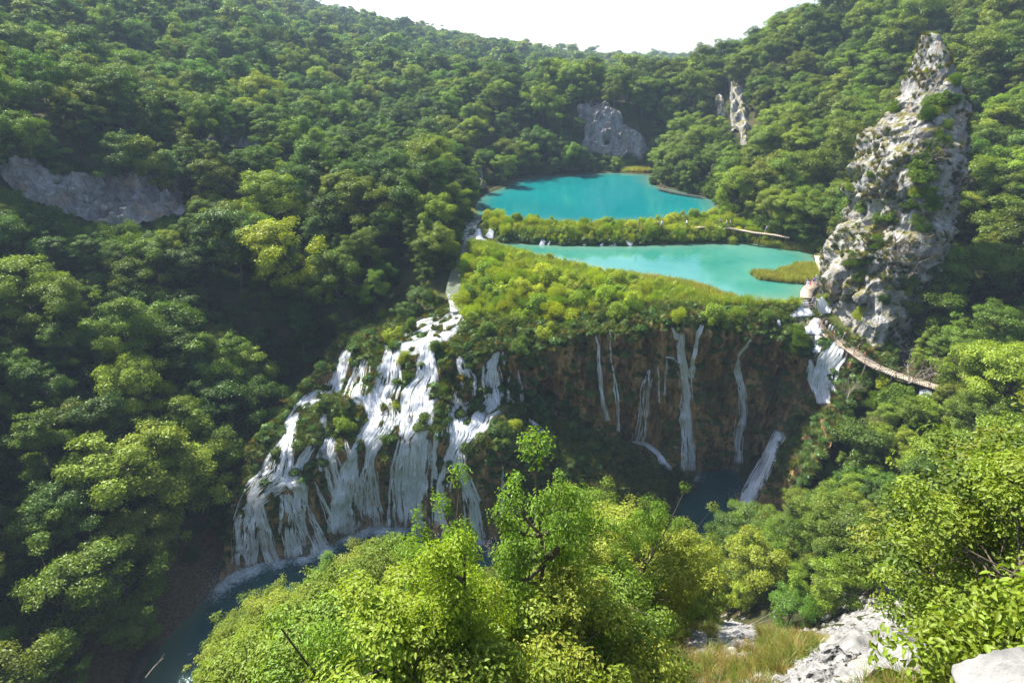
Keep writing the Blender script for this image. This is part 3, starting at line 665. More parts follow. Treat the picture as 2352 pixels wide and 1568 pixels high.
# ------------------------------------------------------------------ plants: mesh builders
def leaves(C, NRM, size, r, fold=0.12, aspect=.55):
    """one folded diamond per leaf"""
    n = len(C); NRM = NRM / (np.linalg.norm(NRM, axis=1)[:, None] + 1e-9)
    a = r.normal(size=(n, 3)); a -= (a * NRM).sum(1)[:, None] * NRM; a /= np.linalg.norm(a, axis=1)[:, None] + 1e-9
    b = np.cross(NRM, a); s = (size * r.uniform(.6, 1.25, n))[:, None]
    V = np.stack([C - a * s, C + b * s * aspect + NRM * s * fold, C + a * s, C - b * s * aspect + NRM * s * fold], 1).reshape(-1, 3)
    return V, np.arange(4 * n).reshape(-1, 4)
def oval_leaves(C, NRM, size, r, aspect=.5):
    n = len(C); NRM = NRM / (np.linalg.norm(NRM, axis=1)[:, None] + 1e-9)
    a = r.normal(size=(n, 3)); a -= (a * NRM).sum(1)[:, None] * NRM; a /= np.linalg.norm(a, axis=1)[:, None] + 1e-9
    b = np.cross(NRM, a); s = (size * r.uniform(.65, 1.25, n))[:, None]; up = NRM * s * .22; w = b * s * aspect; dr = -NRM * s * .25
    V = np.stack([C - a * s, C - a * s * .35 + w + up, C + a * s * .4 + w * .8 + up, C + a * s + dr, C + a * s * .4 - w * .8 + up, C - a * s * .35 - w + up], 1).reshape(-1, 3)
    F = (np.array([[0, 1, 2, 3], [0, 3, 4, 5]])[None] + (np.arange(n) * 6)[:, None, None]).reshape(-1, 4)
    return V, F
def crown_mesh(name, mats, C, NRM, size, r, lvbase=None, aspect=.55):
    if size < .06:
        V, F = oval_leaves(C, NRM, size, r); lv = r.uniform(0, 1, len(C)) * .75 + (.25 * lvbase if lvbase is not None else .12)
        return new_mesh(name, V, F, mats, False, {'lv': np.repeat(lv, 6)})
    V, F = leaves(C, NRM, size, r, aspect=aspect)
    lv = r.uniform(0, 1, len(C)) * .75 + (.25 * lvbase if lvbase is not None else .12)
    return new_mesh(name, V, F, mats, False, {'lv': np.repeat(lv, 4)})
def make_tree(seed, H, R, leaf, nleaf, clump, nclump, mat, low=.25, stems=1, shape='round', limbs=10, spray=.55):
    r = np.random.default_rng(seed); mb = MB(); cl = []
    for sidx in range(stems):
        lean = r.normal(0, .07 if stems == 1 else .2, 2); n = 8; zz = np.linspace(0, H * .88, n)
        w = np.cumsum(r.normal(0, H * .012, (n, 2)), axis=0)
        tr = np.stack([lean[0] * zz + w[:, 0], lean[1] * zz + w[:, 1], zz], 1); tr[0, :2] = r.normal(0, .02 * H * (stems > 1), 2); tr[0, 2] = -H * .10
        r0 = H * .016 / math.sqrt(stems); mb.tube(tr, np.linspace(r0, r0 * .2, n), 6)
        for k in range(limbs // stems + 1):
            f = r.uniform(low, .92); b = np.array([np.interp(f * H * .88, zz, tr[:, j]) for j in range(3)])
            ang = r.uniform(0, 6.283); hh = (f - low) / (1 - low)
            ext = R * (math.sin(math.pi * min(1, .28 + .68 * hh)) ** .8 if shape == 'round' else (1.05 - hh)) * r.uniform(.6, 1.05)
            up = ext * r.uniform(.25, .7) if shape == 'round' else ext * r.uniform(-.15, .15)
            e = b + [math.cos(ang) * ext, math.sin(ang) * ext, up]; mid = (b + e) / 2 + [0, 0, -.08 * ext] + r.normal(0, .05 * R, 3)
            mb.tube([b, mid, e], [r0 * .45, r0 * .28, r0 * .08], 4); cl.append(e); cl.append(mid * .4 + e * .6)
            for q in range(2):
                e2 = mid + (e - mid) * r.uniform(.2, .8) + r.normal(0, .28 * R, 3) * [1, 1, .5]; mb.tube([mid, e2], [r0 * .2, r0 * .05], 3); cl.append(e2)
        cl.append(tr[-1] + [0, 0, .02 * H])
    cl = np.array(cl)
    # extra clumps over the crown surface
    k = max(0, nclump - len(cl)); d = r.normal(size=(k, 3)); d /= np.linalg.norm(d, axis=1)[:, None]; d[:, 2] = np.where(d[:, 2] < -.55, -d[:, 2], d[:, 2])
    cz = H * (low + (1 - low) * .5); hz = H * (1 - low) * .5
    rad = r.uniform(.6, 1, k)[:, None]
    if shape == 'round': ex = d * rad * [R * .88, R * .88, hz * .92] + [0, 0, cz]
    else:
        zf = r.uniform(0, 1, k); ex = np.stack([np.cos(d[:, 0] * 9) * R * (1 - zf) * .85, np.sin(d[:, 0] * 9) * R * (1 - zf) * .85, H * (low + (1 - low) * zf)], 1)
    cl = np.concatenate([cl, ex]) if k else cl
    cs = clump * r.uniform(.4, 1.45, len(cl)); wt = cs ** 2; idx = r.choice(len(cl), nleaf, p=wt / wt.sum())
    dd = r.normal(size=(nleaf, 3)); dd /= np.linalg.norm(dd, axis=1)[:, None]; dd[:, 2] = np.where(r.uniform(size=nleaf) < .6, np.abs(dd[:, 2]), dd[:, 2])
    rr = r.uniform(.35, 1.0, nleaf) ** .6
    C = cl[idx] + dd * (cs[idx] * rr)[:, None] * [1, 1, spray]; C += r.normal(0, clump * .12, C.shape)
    cxy = C[:, :2].mean(0); C[:, :2] -= cxy; mb.V = [v_ - [cxy[0], cxy[1], 0] for v_ in mb.V]
    out = C - [0, 0, cz]; out /= np.linalg.norm(out, axis=1)[:, None] + 1e-9
    NR = dd * .55 + out * .35 + [0, 0, .55] + r.normal(0, .38, C.shape)
    cr = crown_mesh('crown', [mat], C, NR, leaf, r, r.uniform(0, 1, len(cl))[idx])
    tm = mb.mesh('trunk', M['bark'], True)
    return cr, tm
def make_bush(seed, H, R, leaf, nleaf, mat, feather=False):
    r = np.random.default_rng(seed); n = 26; d = r.normal(size=(n, 3)); d /= np.linalg.norm(d, axis=1)[:, None]; d[:, 2] = np.abs(d[:, 2])
    cl = d * r.uniform(.35, 1, n)[:, None] * [R * .8, R * .8, H * .8]; mb = MB()
    for c in cl: mb.tube([[c[0] * .1, c[1] * .1, -.25], c * [.5, .5, .55], c], [.035 * H / 3 + .01, .02, .006], 3)
    cs = r.uniform(.28, .5, n) * min(R, H) * .85; idx = r.integers(0, n, nleaf)
    dd = r.normal(size=(nleaf, 3)); dd /= np.linalg.norm(dd, axis=1)[:, None]
    C = cl[idx] + dd * (cs[idx] * r.uniform(.3, 1, nleaf) ** .6)[:, None]
    C[:, 2] = np.abs(C[:, 2])
    NR = dd * .6 + r.normal(0, .5, C.shape) + [0, 0, .35]
    if feather: NR = dd * .5 * [1, 1, .3] + r.normal(0, .6, C.shape) * [1, 1, .3]
    return crown_mesh('foliage', [mat], C, NR, leaf, r, r.uniform(0, 1, n)[idx], .3 if feather else .6), mb.mesh('stem', M['bark'])
def make_tuft(seed, n, h, spread, wid, mat, droop=.5, upright=False):
    r = np.random.default_rng(seed); a = r.uniform(0, 6.283, n); b = np.stack([np.cos(a), np.sin(a), 0 * a], 1) * (r.uniform(0, 1, n) ** .5 * spread)[:, None]
    hh = h * r.uniform(.5, 1.1, n); out = np.stack([np.cos(a), np.sin(a), 0 * a], 1) + r.normal(0, .5, (n, 3)) * [1, 1, 0]
    k = 0.12 if upright else droop
    side = np.stack([-out[:, 1], out[:, 0], 0 * a], 1); side /= np.linalg.norm(side, axis=1)[:, None] + 1e-9
    p0 = b - [0, 0, .05]; p1 = b + out * (hh * k * .35)[:, None] + np.stack([0 * a, 0 * a, hh * .6], 1); p2 = b + out * (hh * k)[:, None] + np.stack([0 * a, 0 * a, hh * (1 - k * .35)], 1)
    w = wid; V = np.stack([p0 - side * w, p0 + side * w, p1 - side * w * .8, p1 + side * w * .8, p2 - side * w * .12, p2 + side * w * .12], 1).reshape(-1, 3)
    F = np.array([[0, 1, 3, 2], [2, 3, 5, 4]])[None] + (np.arange(n) * 6)[:, None, None]
    return new_mesh('tuft', V, F.reshape(-1, 4), [mat], False, {'lv': np.repeat(r.uniform(0, 1, n), 6)})
def make_broad(seed, n, R, leaf, mat):
    """low clump of big round leaves"""
    r = np.random.default_rng(seed); a = r.uniform(0, 6.283, n); q = r.uniform(0, 1, n) ** .5 * R
    C = np.stack([np.cos(a) * q, np.sin(a) * q, .55 * R * np.sqrt(np.maximum(0, 1 - (q / R) ** 2)) + r.uniform(0, .15, n)], 1)
    NR = np.stack([np.cos(a) * q / R, np.sin(a) * q / R, 0 * a + .9], 1) + r.normal(0, .3, (n, 3))
    return crown_mesh('foliage', [mat], C, NR, leaf, r, None, .85)
def make_bare(seed, H, mat, depth=5):
    r = np.random.default_rng(seed); mb = MB()
    def br(p, d, l, w, k):
        d = d / np.linalg.norm(d); e = p + d * l + r.normal(0, .08 * l, 3); mb.tube([p, (p + e) / 2 + r.normal(0, .05 * l, 3), e], [w, w * .8, w * .6], 4)
        if k == 0: return
        for _ in range(r.integers(2, 4)): br(e if r.uniform() < .6 else (p + e) / 2, d + r.normal(0, .6, 3) + [0, 0, .12], l * r.uniform(.55, .8), w * .6, k - 1)
    for _ in range(3): br(np.zeros(3) - [0, 0, .1], np.array([r.normal(0, .6), r.normal(0, .6), 1]), H * .33, H * .014, depth)
    return mb.mesh('branches', mat)

def dims(me):
    v = np.empty(len(me.vertices) * 3, np.float32); me.vertices.foreach_get('co', v); v = v.reshape(-1, 3)
    return float(np.percentile(v[:, 2], 99.7)), float(np.percentile(np.hypot(v[:, 0], v[:, 1]), 98))
LS, LO = M['leaf_s'], M['leaf']
def both(fn):      # the same plant with the object-coloured and the scatter-coloured leaf
    a = fn(LO); return a
MID = [make_tree(11 + i, 9.0, 3.0 + .35 * (i % 3), 0.115, 15000, 0.82, 74, LO, low=.22 + .05 * (i % 2), limbs=11 + i % 4) for i in range(6)]
MID.append(make_tree(31, 10.5, 2.5, .105, 14000, .75, 60, LO, low=.12, shape='cone', limbs=18, spray=.35))
MID.append(make_tree(32, 9.5, 3.6, .125, 14000, .9, 64, LO, low=.2, limbs=16, spray=.3))
NEART = [make_tree(51 + i, 5.2, 2.0, .046, 21000, .33, 100, LO, low=.16, stems=3 if i % 2 else 2, limbs=34, spray=.6) for i in range(5)]
NEARB = [make_tree(71 + i, 3.2, 1.5, .040, 15000, .27, 80, LO, low=.08, stems=4, limbs=30, spray=.65) for i in range(3)]
SAPL = [make_tree(81 + i, 5.2, .95, .028, 22000, .24, 85, LO, low=.30, stems=1 + i % 2, limbs=28, spray=.65) for i in range(4)]
BUSH = [make_bush(91 + i, 2.6, 1.7, .085, 7500, LO, i % 2 == 0) for i in range(4)]
BARE = [make_bare(5 + i, 3.0, M['bare'], 4) for i in range(3)]
TUFT = [make_tuft(121 + i, 60, 1.0, .25, .022, LS, .6) for i in range(2)]
REED = [make_tuft(131 + i, 90, 1.3, .8, .022, LS, .1, True) for i in range(2)]
BROAD = [make_broad(141 + i, 260, .9, .15, LS) for i in range(3)]
FAR_X = 0
FAR_T = [make_tree(159, 9.5, 2.5, .24, 3600, .7, 60, LS, low=.1, shape='cone', limbs=14, spray=.4)] + [make_tree(151 + i, 9.5, 3.4, .26, 4200, 0.95, 60, LS, low=.15, limbs=5) for i in range(4)]
MIDS = [make_tree(169, 10, 2.6, .12, 11000, .6, 70, LS, low=.1, shape='cone', limbs=16, spray=.4)] + [make_tree(161 + i, 9.0, 3.2, .13, 12000, 0.85, 72, LS, low=.2, limbs=8) for i in range(4)]
BUSHS = [make_bush(171 + i, 1.7, 1.2, .09, 3000, LS, i % 2 == 0) for i in range(3)]

# ------------------------------------------------------------------ scatter for what nobody could count (one object each)
def tpl_join(parts, norm=False):
    me = _join(parts)
    if norm:
        v = np.empty(len(me.vertices) * 3, np.float32); me.vertices.foreach_get('co', v); me.vertices.foreach_set('co', v / dims(parts[0])[0])
    return me
def _join(parts):
    V = []; F = []; mi = []; lv = []; mats = []; n = 0
    for me in parts:
        v = np.empty(len(me.vertices) * 3, np.float32); me.vertices.foreach_get('co', v); v = v.reshape(-1, 3)
        f = np.empty(len(me.loops), np.int32); me.loops.foreach_get('vertex_index', f); f = f.reshape(-1, 4)
        V.append(v); F.append(f + n); n += len(v); mi += [len(mats)] * len(f); mats.append(me.materials[0])
        a = np.full(len(v), .5, np.float32)
        if 'lv' in me.attributes: me.attributes['lv'].data.foreach_get('value', a)
        lv.append(a)
    return new_mesh('template', np.concatenate(V), np.concatenate(F), mats, False, {'lv': np.concatenate(lv)}, mi)
def scatter(name, meshes, pts, scl, rot, tone, label, cat, pick=None):
    pts = np.asarray(pts, np.float32); n = len(pts)
    if n == 0: print('EMPTY', name); return
    tc = bpy.data.collections.new(name + '_templates')
    for i, me in enumerate(meshes):
        tc.objects.link(bpy.data.objects.new(f'{name}_template_{i}', me))
    me = bpy.data.meshes.new(name); me.vertices.add(n); me.vertices.foreach_set('co', pts.ravel())
    a = me.attributes.new('scl', 'FLOAT', 'POINT'); a.data.foreach_set('value', np.asarray(scl, np.float32))
    a = me.attributes.new('rot', 'FLOAT_VECTOR', 'POINT'); a.data.foreach_set('vector', np.asarray(rot, np.float32).ravel())
    a = me.attributes.new('tone', 'FLOAT_COLOR', 'POINT'); a.data.foreach_set('color', np.concatenate([np.asarray(tone, np.float32), np.ones((n, 1), np.float32)], 1).ravel())
    a = me.attributes.new('pick', 'INT', 'POINT'); a.data.foreach_set('value', (rng.integers(0, len(meshes), n) if pick is None else np.asarray(pick)).astype(np.int32))
    g = bpy.data.node_groups.new(name, 'GeometryNodeTree')
    g.interface.new_socket('Geometry', in_out='INPUT', socket_type='NodeSocketGeometry'); g.interface.new_socket('Geometry', in_out='OUTPUT', socket_type='NodeSocketGeometry')
    gi = g.nodes.new('NodeGroupInput'); go = g.nodes.new('NodeGroupOutput'); ip = g.nodes.new('GeometryNodeInstanceOnPoints')
    ci = g.nodes.new('GeometryNodeCollectionInfo'); ci.inputs[0].default_value = tc; ci.inputs[1].default_value = True; ci.inputs[2].default_value = True
    def na(nm, ty):
        x = g.nodes.new('GeometryNodeInputNamedAttribute'); x.data_type = ty; x.inputs[0].default_value = nm; return x.outputs[0]
    g.links.new(gi.outputs[0], ip.inputs['Points']); g.links.new(ci.outputs[0], ip.inputs['Instance']); ip.inputs['Pick Instance'].default_value = True
    g.links.new(na('pick', 'INT'), ip.inputs['Instance Index']); g.links.new(na('rot', 'FLOAT_VECTOR'), ip.inputs['Rotation']); g.links.new(na('scl', 'FLOAT'), ip.inputs['Scale'])
    g.links.new(ip.outputs[0], go.inputs[0])
    o = link(name, me); md = o.modifiers.new('scatter', 'NODES'); md.node_group = g
    return tag(o, label, cat, kind='stuff')

# ------------------------------------------------------------------ rocks
def outcrop(secs, name, n=150, m=120, amp=1.6, seed=0):
    """closed leaning crag from (centre, rx, ry) sections listed bottom to top"""
    k = len(secs); c = np.array([s[0] for s in secs]); rx = np.array([s[1] for s in secs]); ry = np.array([s[2] for s in secs])
    t = np.linspace(0, k - 1, m); C = np.stack([np.interp(t, range(k), c[:, j]) for j in range(3)], 1); RX = np.interp(t, range(k), rx); RY = np.interp(t, range(k), ry)
    a = np.linspace(0, 2 * math.pi, n); e = np.stack([np.sign(np.cos(a)) * np.abs(np.cos(a)) ** .85, np.sign(np.sin(a)) * np.abs(np.sin(a)) ** .85, 0 * a], 1)
    V = C[:, None] + e[None] * np.stack([RX, RY, 0 * RX], 1)[:, None]
    q = V / np.array([1, 1, 1.6])
    f = ridged(q / 6, 2, seed) * .7 + blocky(V, (4.2, 4.2, 9), seed + 5) * .85 + ridged(V / np.array([1.7, 1.7, 4.5]), 4, seed + 6) * .5 + ridged(V / np.array([.7, .7, 1.3]), 3, seed + 9) * .2
    st = np.abs(((V[..., 2] + fbm(V / 4, 2, seed + 20) * 3) / 3.2) % 1 - .5) * .9
    w = np.clip(np.minimum(RX, RY) / 3, .25, 1)[:, None]
    V = V + e[None] * ((f + st) * amp * w)[..., None] + np.array([0, 0, 1]) * (fbm(V / 1.7, 3, seed + 31) * .6 * w)[..., None]
    V[:, -1] = V[:, 0]
    top = V[-1].mean(0); V = np.concatenate([V, np.broadcast_to(top + [0, 0, .3], (1, n, 3))])
    return V.reshape(-1, 3), grid_faces(m + 1, n)
def sec(v, ul, ur, y, ry=6.0):
    a = P(ul, v, y); b = P(ur, v, y); c = (a + b) / 2; c = c + [0, ry * .85, 0]; return (c, (b[0] - a[0]) / 2, ry)
TW = [sec(880, 1925, 2075, 75, 5), sec(780, 1903, 2090, 76.5, 6), sec(700, 1898, 2115, 78, 7), sec(610, 1902, 2150, 79.5, 8), sec(520, 1930, 2185, 81.5, 8), sec(470, 1942, 2198, 83, 8), sec(400, 1960, 2210, 84, 7.5), sec(340, 1982, 2220, 85, 7),
      sec(300, 2000, 2222, 86, 6), sec(265, 2030, 2225, 87, 5.4), sec(225, 2058, 2215, 88.5, 4.8), sec(180, 2080, 2203, 90, 4.2), sec(140, 2096, 2188, 91, 3.4), sec(105, 2108, 2172, 92, 2.6), sec(80, 2118, 2160, 92.5, 1.7)]
def fit_crag(TW, n, m, amp, seed):
    tgt = []
    for (c, rx, ry) in TW:
        y_ = c[1] - ry * .85; p = proj([[c[0] - rx, y_, c[2]], [c[0] + rx, y_, c[2]]]); tgt.append((p[0, 0], p[1, 0], p[0, 1]))
    W = [[np.array(c, float), rx, ry] for c, rx, ry in TW]
    for it in range(4):
        V, F = outcrop([tuple(w) for w in W], 'crag', 110, 120, amp, seed); pp = proj(V)
        for k, (l, r_, v_) in enumerate(tgt):
            sel = np.abs(pp[:, 1] - v_) < 14
            if sel.sum() < 5: continue
            L_, R_ = np.percentile(pp[sel, 0], 4), np.percentile(pp[sel, 0], 96); sc = W[k][0][1] / FPX
            W[k][0][0] += ((l + r_) / 2 - (L_ + R_) / 2) * sc * .8; W[k][1] = max(.35, W[k][1] + ((r_ - l) - (R_ - L_)) / 2 * sc * .8)
    return outcrop([tuple(w) for w in W], 'crag', n, m, amp, seed)
tv, tf = fit_crag(TW, 330, 360, 1.3, 3)
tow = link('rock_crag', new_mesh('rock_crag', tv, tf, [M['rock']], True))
tag(tow, 'tall leaning grey limestone crag rising over the boardwalk', 'rock')
BVH_T = BVHTree.FromPolygons([Vector(v) for v in tv], tf.tolist())
def face_rock(corners, name, label, depth=3.0, seed=1, mat='rock_shade', amp=1.0, n=90, holes=()):
    """bare rock breaking out of the slope: a patch of terrain pushed outwards in blocks, edges sunk"""
    c = np.array([q[:2] for q in corners], float); u = np.linspace(0, 1, n)[:, None, None]; v = np.linspace(0, 1, n)[None, :, None]
    uv = (c[0] * (1 - u) + c[1] * u) * (1 - v) + (c[3] * (1 - u) + c[2] * u) * v
    V = np.zeros((n, n, 3)); last = None
    for i in range(n):
        for j in range(n):
            h = hit(uv[i, j, 0], uv[i, j, 1], (BVH_G,)); V[i, j] = np.array(h[0]) if h else V[i, j - 1]
    for _ in range(3): V[1:-1, 1:-1] = (V[2:, 1:-1] + V[:-2, 1:-1] + V[1:-1, 2:] + V[1:-1, :-2]) / 4
    cen = V[n // 2, n // 2]; nn = np.cross(V[-1, n // 2] - V[0, n // 2], V[n // 2, -1] - V[n // 2, 0]); nn /= np.linalg.norm(nn); nn = nn if nn[1] < 0 or nn[2] > .7 else -nn
    if nn @ (np.array([0, 0, CAMZ]) - cen) < 0: nn = -nn
    e = np.minimum(np.minimum(u, 1 - u), np.minimum(v, 1 - v))[..., 0] * np.ones((n, n)); e = e * 6 + fbm(V / 4, 3, seed + 40) * 1.3
    k = np.clip(e, -1, 1.2)
    f = blocky(V, (3, 3, 6), seed) * .9 + blocky(V, (1.2, 1.2, 2.2), seed + 2) * .4 + ridged(V / np.array([2, 2, 5]), 3, seed + 3) * .6
    V = V + nn * (k * depth * .55 + f * amp * np.clip(k, 0, 1))[..., None]
    for hu, hv, hr, hd in holes: V = V - nn * (hd * np.exp(-((uv[..., 0] - hu)**2 + (uv[..., 1] - hv)**2) / hr**2))[..., None]
    o = link(name, new_mesh(name, V.reshape(-1, 3), grid_faces(n, n), [M[mat]], False))
    return tag(o, label, 'rock face', 'bare rock faces on the wooded slopes')
face_rock([(-30, 375, 108), (250, 395, 112), (330, 540, 100), (60, 470, 99)], 'cliff', 'long pale rust-streaked rock face in the dark wood at left', 4, 2, amp=1.2, n=110)
face_rock([(240, 400, 110), (420, 420, 112), (440, 500, 103), (215, 540, 99)], 'cliff', 'rusty grey rock face, lower end of the pale band at left', 4, 8, amp=1.2)
face_rock([(1345, 232, 207), (1425, 250, 205), (1450, 365, 196), (1335, 350, 197)], 'cliff', 'bluish cliff with a small cave mouth behind the far lake', 4, 12, amp=1.2, n=100, holes=((1393, 328, 6, 4.5),))
face_rock([(1400, 275, 203), (1470, 300, 203), (1510, 378, 196), (1400, 378, 196)], 'cliff', 'sloping grey rock foot right of the cave behind the far lake', 3, 14)
face_rock([(1325, 240, 214), (1360, 240, 214), (1360, 275, 208), (1325, 280, 208)], 'cliff', 'small high pale rock patch above the cave cliff', 3, 17, n=40)
face_rock([(1078, 330, 150), (1102, 345, 150), (1112, 440, 146), (1085, 440, 146)], 'cliff', 'narrow pale rock standing at the left shore of the far lake', 2.5, 21, 'rock', n=50)
face_rock([(1672, 170, 196), (1712, 185, 190), (1722, 300, 178), (1680, 305, 180)], 'cliff', 'tall white rock streak high on the sunny right slope', 3, 24, 'rock', n=60)
face_rock([(1695, 285, 182), (1722, 285, 180), (1716, 335, 175), (1702, 335, 175)], 'cliff', 'short white rock streak beneath the tall one on the right slope', 2, 27, 'rock', n=40)
face_rock([(1640, 215, 212), (1662, 215, 212), (1668, 270, 205), (1645, 270, 205)], 'cliff', 'faint grey rock left of the tall white streak', 2, 29, 'rock', n=40)
face_rock([(480, 300, 140), (600, 305, 140), (620, 340, 134), (470, 338, 134)], 'cliff', 'brown path cutting in the left wood', 2.5, 31, 'rock_shade', n=50)
def boulder(u, v, y, size, label, seed, mat='boulder', name='boulder', zoff=0, group='pale limestone boulders', amp=.5, n=70):
    c = P(u, v, y); sx, sy, sz = size
    a = np.linspace(0, 2 * math.pi, n); b = np.linspace(0.02, math.pi - .02, n)
    D = np.stack([np.cos(a)[:, None] * np.sin(b), np.sin(a)[:, None] * np.sin(b), np.cos(b) + 0 * a[:, None]], -1)
    h = hit(u, v, (BVH_G,))
    if h and mat == 'boulder' and name == 'boulder': c = np.array(h[0])
    rr_ = np.random.default_rng(seed); pn = rr_.normal(size=(15, 3)); pn /= np.linalg.norm(pn, axis=1)[:, None]; pd = rr_.uniform(.62, 1.0, 15)
    rad = np.min(np.where(D @ pn.T > .12, pd / np.maximum(D @ pn.T, .12), 9), axis=-1); rad = np.minimum(rad, 1.25)
    V = D * rad[..., None] * [sx, sy, sz]; q = (V + c) / max(sx, sz)
    V = V + D * (blocky(q, (.45, .45, .45), seed)[..., None] * amp * .28 + ridged(q * 4, 4, seed + 4)[..., None] * amp * .22) * min(sx, sz)
    V[-1] = V[0]
    o = link(name, new_mesh(name, V.reshape(-1, 3), grid_faces(n, n), [M[mat]], True), None, tuple(c + [0, 0, zoff]), 0)
    return tag(o, label, 'boulder', group)
ROCKP = []
def rock_patch(poly, h, label, seed, blk=.35, name='rock_outcrop'):
    """bedrock breaking through the near slope: local ground pushed up in blocks inside a ragged outline"""
    ROCKP.append(poly); q = []
    for (u, v) in poly: t_ = hit(u, v, (BVH_G,)); q.append(np.array(t_[0])[:2])
    q = np.array(q); lo, hi = q.min(0) - .3, q.max(0) + .3; st_ = max((hi - lo).max() / 170, .012)
    X, Y = np.meshgrid(np.arange(lo[0], hi[0], st_), np.arange(lo[1], hi[1], st_), indexing='ij')
    Zg = ground(X, Y); V = np.stack([X, Y, Zg], -1); size = np.sqrt(((hi - lo) ** 2).sum())
    e = -sdist(q, X, Y) / (size * .16) + fbm(V / (blk * 1.2), 3, seed) * .6; k = np.clip(e, -.6, 1)
    k = np.where(k > 0, k ** .6, k)
    f = blocky(V, (blk, blk, blk), seed + 1) * .3 + blocky(V, (blk * .35,) * 3, seed + 2) * .13 + ridged(V / blk * 2.2, 4, seed + 3) * .16 + fbm(V / (blk * 2.5), 2, seed + 5) * .35
    V[..., 2] += h * (k * .9) + f * h * np.clip(k, 0, 1) - .05
    V[..., 0] += blocky(V, (blk * .5,) * 3, seed + 7) * .05; V[..., 1] += blocky(V, (blk * .5,) * 3, seed + 8) * .05
    return tag(link(name, new_mesh(name, V.reshape(-1, 3), grid_faces(*X.shape), [M['boulder']], False)), label, 'rock', 'white limestone breaking through the near slope')
rock_patch([(1925, 1400), (1975, 1350), (2055, 1355), (2110, 1390), (2130, 1470), (2080, 1530), (1960, 1540), (1880, 1510)], .85, 'big furrowed white limestone outcrop beside the grassy gap', 501, .4)
rock_patch([(1900, 1490), (1960, 1520), (1930, 1568), (1860, 1620), (1760, 1640), (1780, 1560), (1840, 1520)], .35, 'low crumbling white limestone apron running down to the bottom edge', 511, .25)
rock_patch([(1655, 1440), (1690, 1395), (1740, 1440), (1745, 1490), (1660, 1500), (1620, 1480)], .5, 'pointed white rock left of the reddish dead branch', 521, .3)
rock_patch([(1570, 1450), (1625, 1455), (1650, 1490), (1600, 1510), (1560, 1490)], .3, 'low white rock at the left end of the clearing', 531, .25)
bs = [(1873, 1430, 9.8, (.13, .13, .26), 'small upright white stone in the grass between larger rocks'), (1780, 1418, 11, (.2, .2, .14), 'small bluish-white rock behind the dead branches'), (1825, 1480, 9.0, (.13, .14, .1), 'little white stone in dry grass'), (1640, 1405, 11.5, (.16, .17, .14), 'little white stone under the maple leaves'),
      (1100, 1420, 25, (.9, .8, .9), 'white rock gleaming through the trees at the bottom centre'), (555, 1500, 34, (1.3, 1, 1.2), 'big white rock glimpsed among the bushes at bottom left'), (1440, 1330, 30, (.8, .8, .8), 'white rock glimpsed between bushes below the small pool'),
      (1635, 1350, 27, (.9, .8, .7), 'white rock glimpsed behind the maple tree')]
for i, (u, v, y, s, lab) in enumerate(bs): boulder(u, v, y * .97, s, lab, 300 + i, amp=.7, group='white limestone breaking through the near slope')
boulder(2470, 1665, 1.5, (.36, .34, .26), 'blurred pale rock filling the bottom right corner', 401, name='rock', group=None, amp=.18)
boulder(1548, 1088, 72.5, (.8, .7, .9), 'small dark rock standing in the deep pool by the tallest fall', 402, 'darkwood', 'rock', group=None)
boulder(1935, 925, 68.5, (.7, .8, 1.2), 'grey rock beside the glaring fall under the boardwalk', 403, 'rock', 'rock', .2, None)

# ------------------------------------------------------------------ where plants may stand
VALLEY = [(300, 1600), (345, 1490), (410, 1400), (480, 1300), (535, 1230), (555, 1150), (600, 1050), (640, 965), (690, 905), (740, 845), (790, 775), (850, 725), (905, 675), (960, 645), (1035, 620), (1045, 560), (1085, 485), (1100, 440), (1130, 425), (1190, 411), (1330, 398),
          (1430, 385), (1490, 385), (1500, 428), (1620, 447), (1645, 470), (1660, 500), (1720, 525), (1800, 555), (1870, 575), (1900, 590), (1905, 640), (1905, 740), (1960, 790), (2030, 830), (2150, 885), (2130, 900), (2040, 872), (1985, 850), (1945, 845), (1930, 900), (1885, 935), (1840, 935), (1800, 985), (1750, 1070), (1700, 1120), (1640, 1165), (1560, 1190), (1440, 1125),
          (1370, 1100), (1330, 1040), (1260, 1000), (1190, 1050), (1205, 1180), (1165, 1250), (1130, 1330), (1060, 1230), (960, 1245), (870, 1200), (800, 1235), (745, 1275), (740, 1340), (650, 1350), (600, 1295), (560, 1340), (520, 1400), (470, 1500), (440, 1600)]
CRAG = [(1900, 860), (1895, 620), (1925, 500), (1940, 400), (1985, 290), (2050, 240), (2085, 160), (2120, 80), (2150, 80), (2180, 160), (2190, 260), (2180, 340), (2150, 440), (2115, 600), (2080, 720), (2050, 860)]
CLIFFS = [[(-30, 375), (250, 400), (420, 430), (430, 495), (330, 535), (200, 535), (60, 465), (-30, 465)], [(1345, 240), (1430, 260), (1500, 370), (1400, 378), (1345, 345)], [(1085, 345), (1105, 350), (1112, 445), (1085, 440)], [(1678, 190), (1712, 190), (1718, 330), (1690, 330)], [(1330, 245), (1355, 245), (1355, 272), (1330, 272)], [(505, 308), (590, 310), (600, 332), (500, 330)], [(1645, 222), (1658, 222), (1662, 262), (1648, 262)]]
GAP = [(1560, 1470), (1640, 1405), (1700, 1375), (1840, 1385), (1950, 1345), (2095, 1355), (2115, 1440), (2080, 1500), (2040, 1600), (1500, 1600)]
def inpoly(poly, u, v): return sdist(poly, np.asarray(u, float), np.asarray(v, float)) < 0
def jitter(x0, x1, y0, y1, s):
    xs = np.arange(x0, x1, s); ys = np.arange(y0, y1, s * .9); X, Y = np.meshgrid(xs, ys); X = X + (np.arange(len(ys)) % 2)[:, None] * s / 2
    return np.stack([X.ravel() + rng.uniform(-.33, .33, X.size) * s, Y.ravel() + rng.uniform(-.33, .33, X.size) * s], 1)
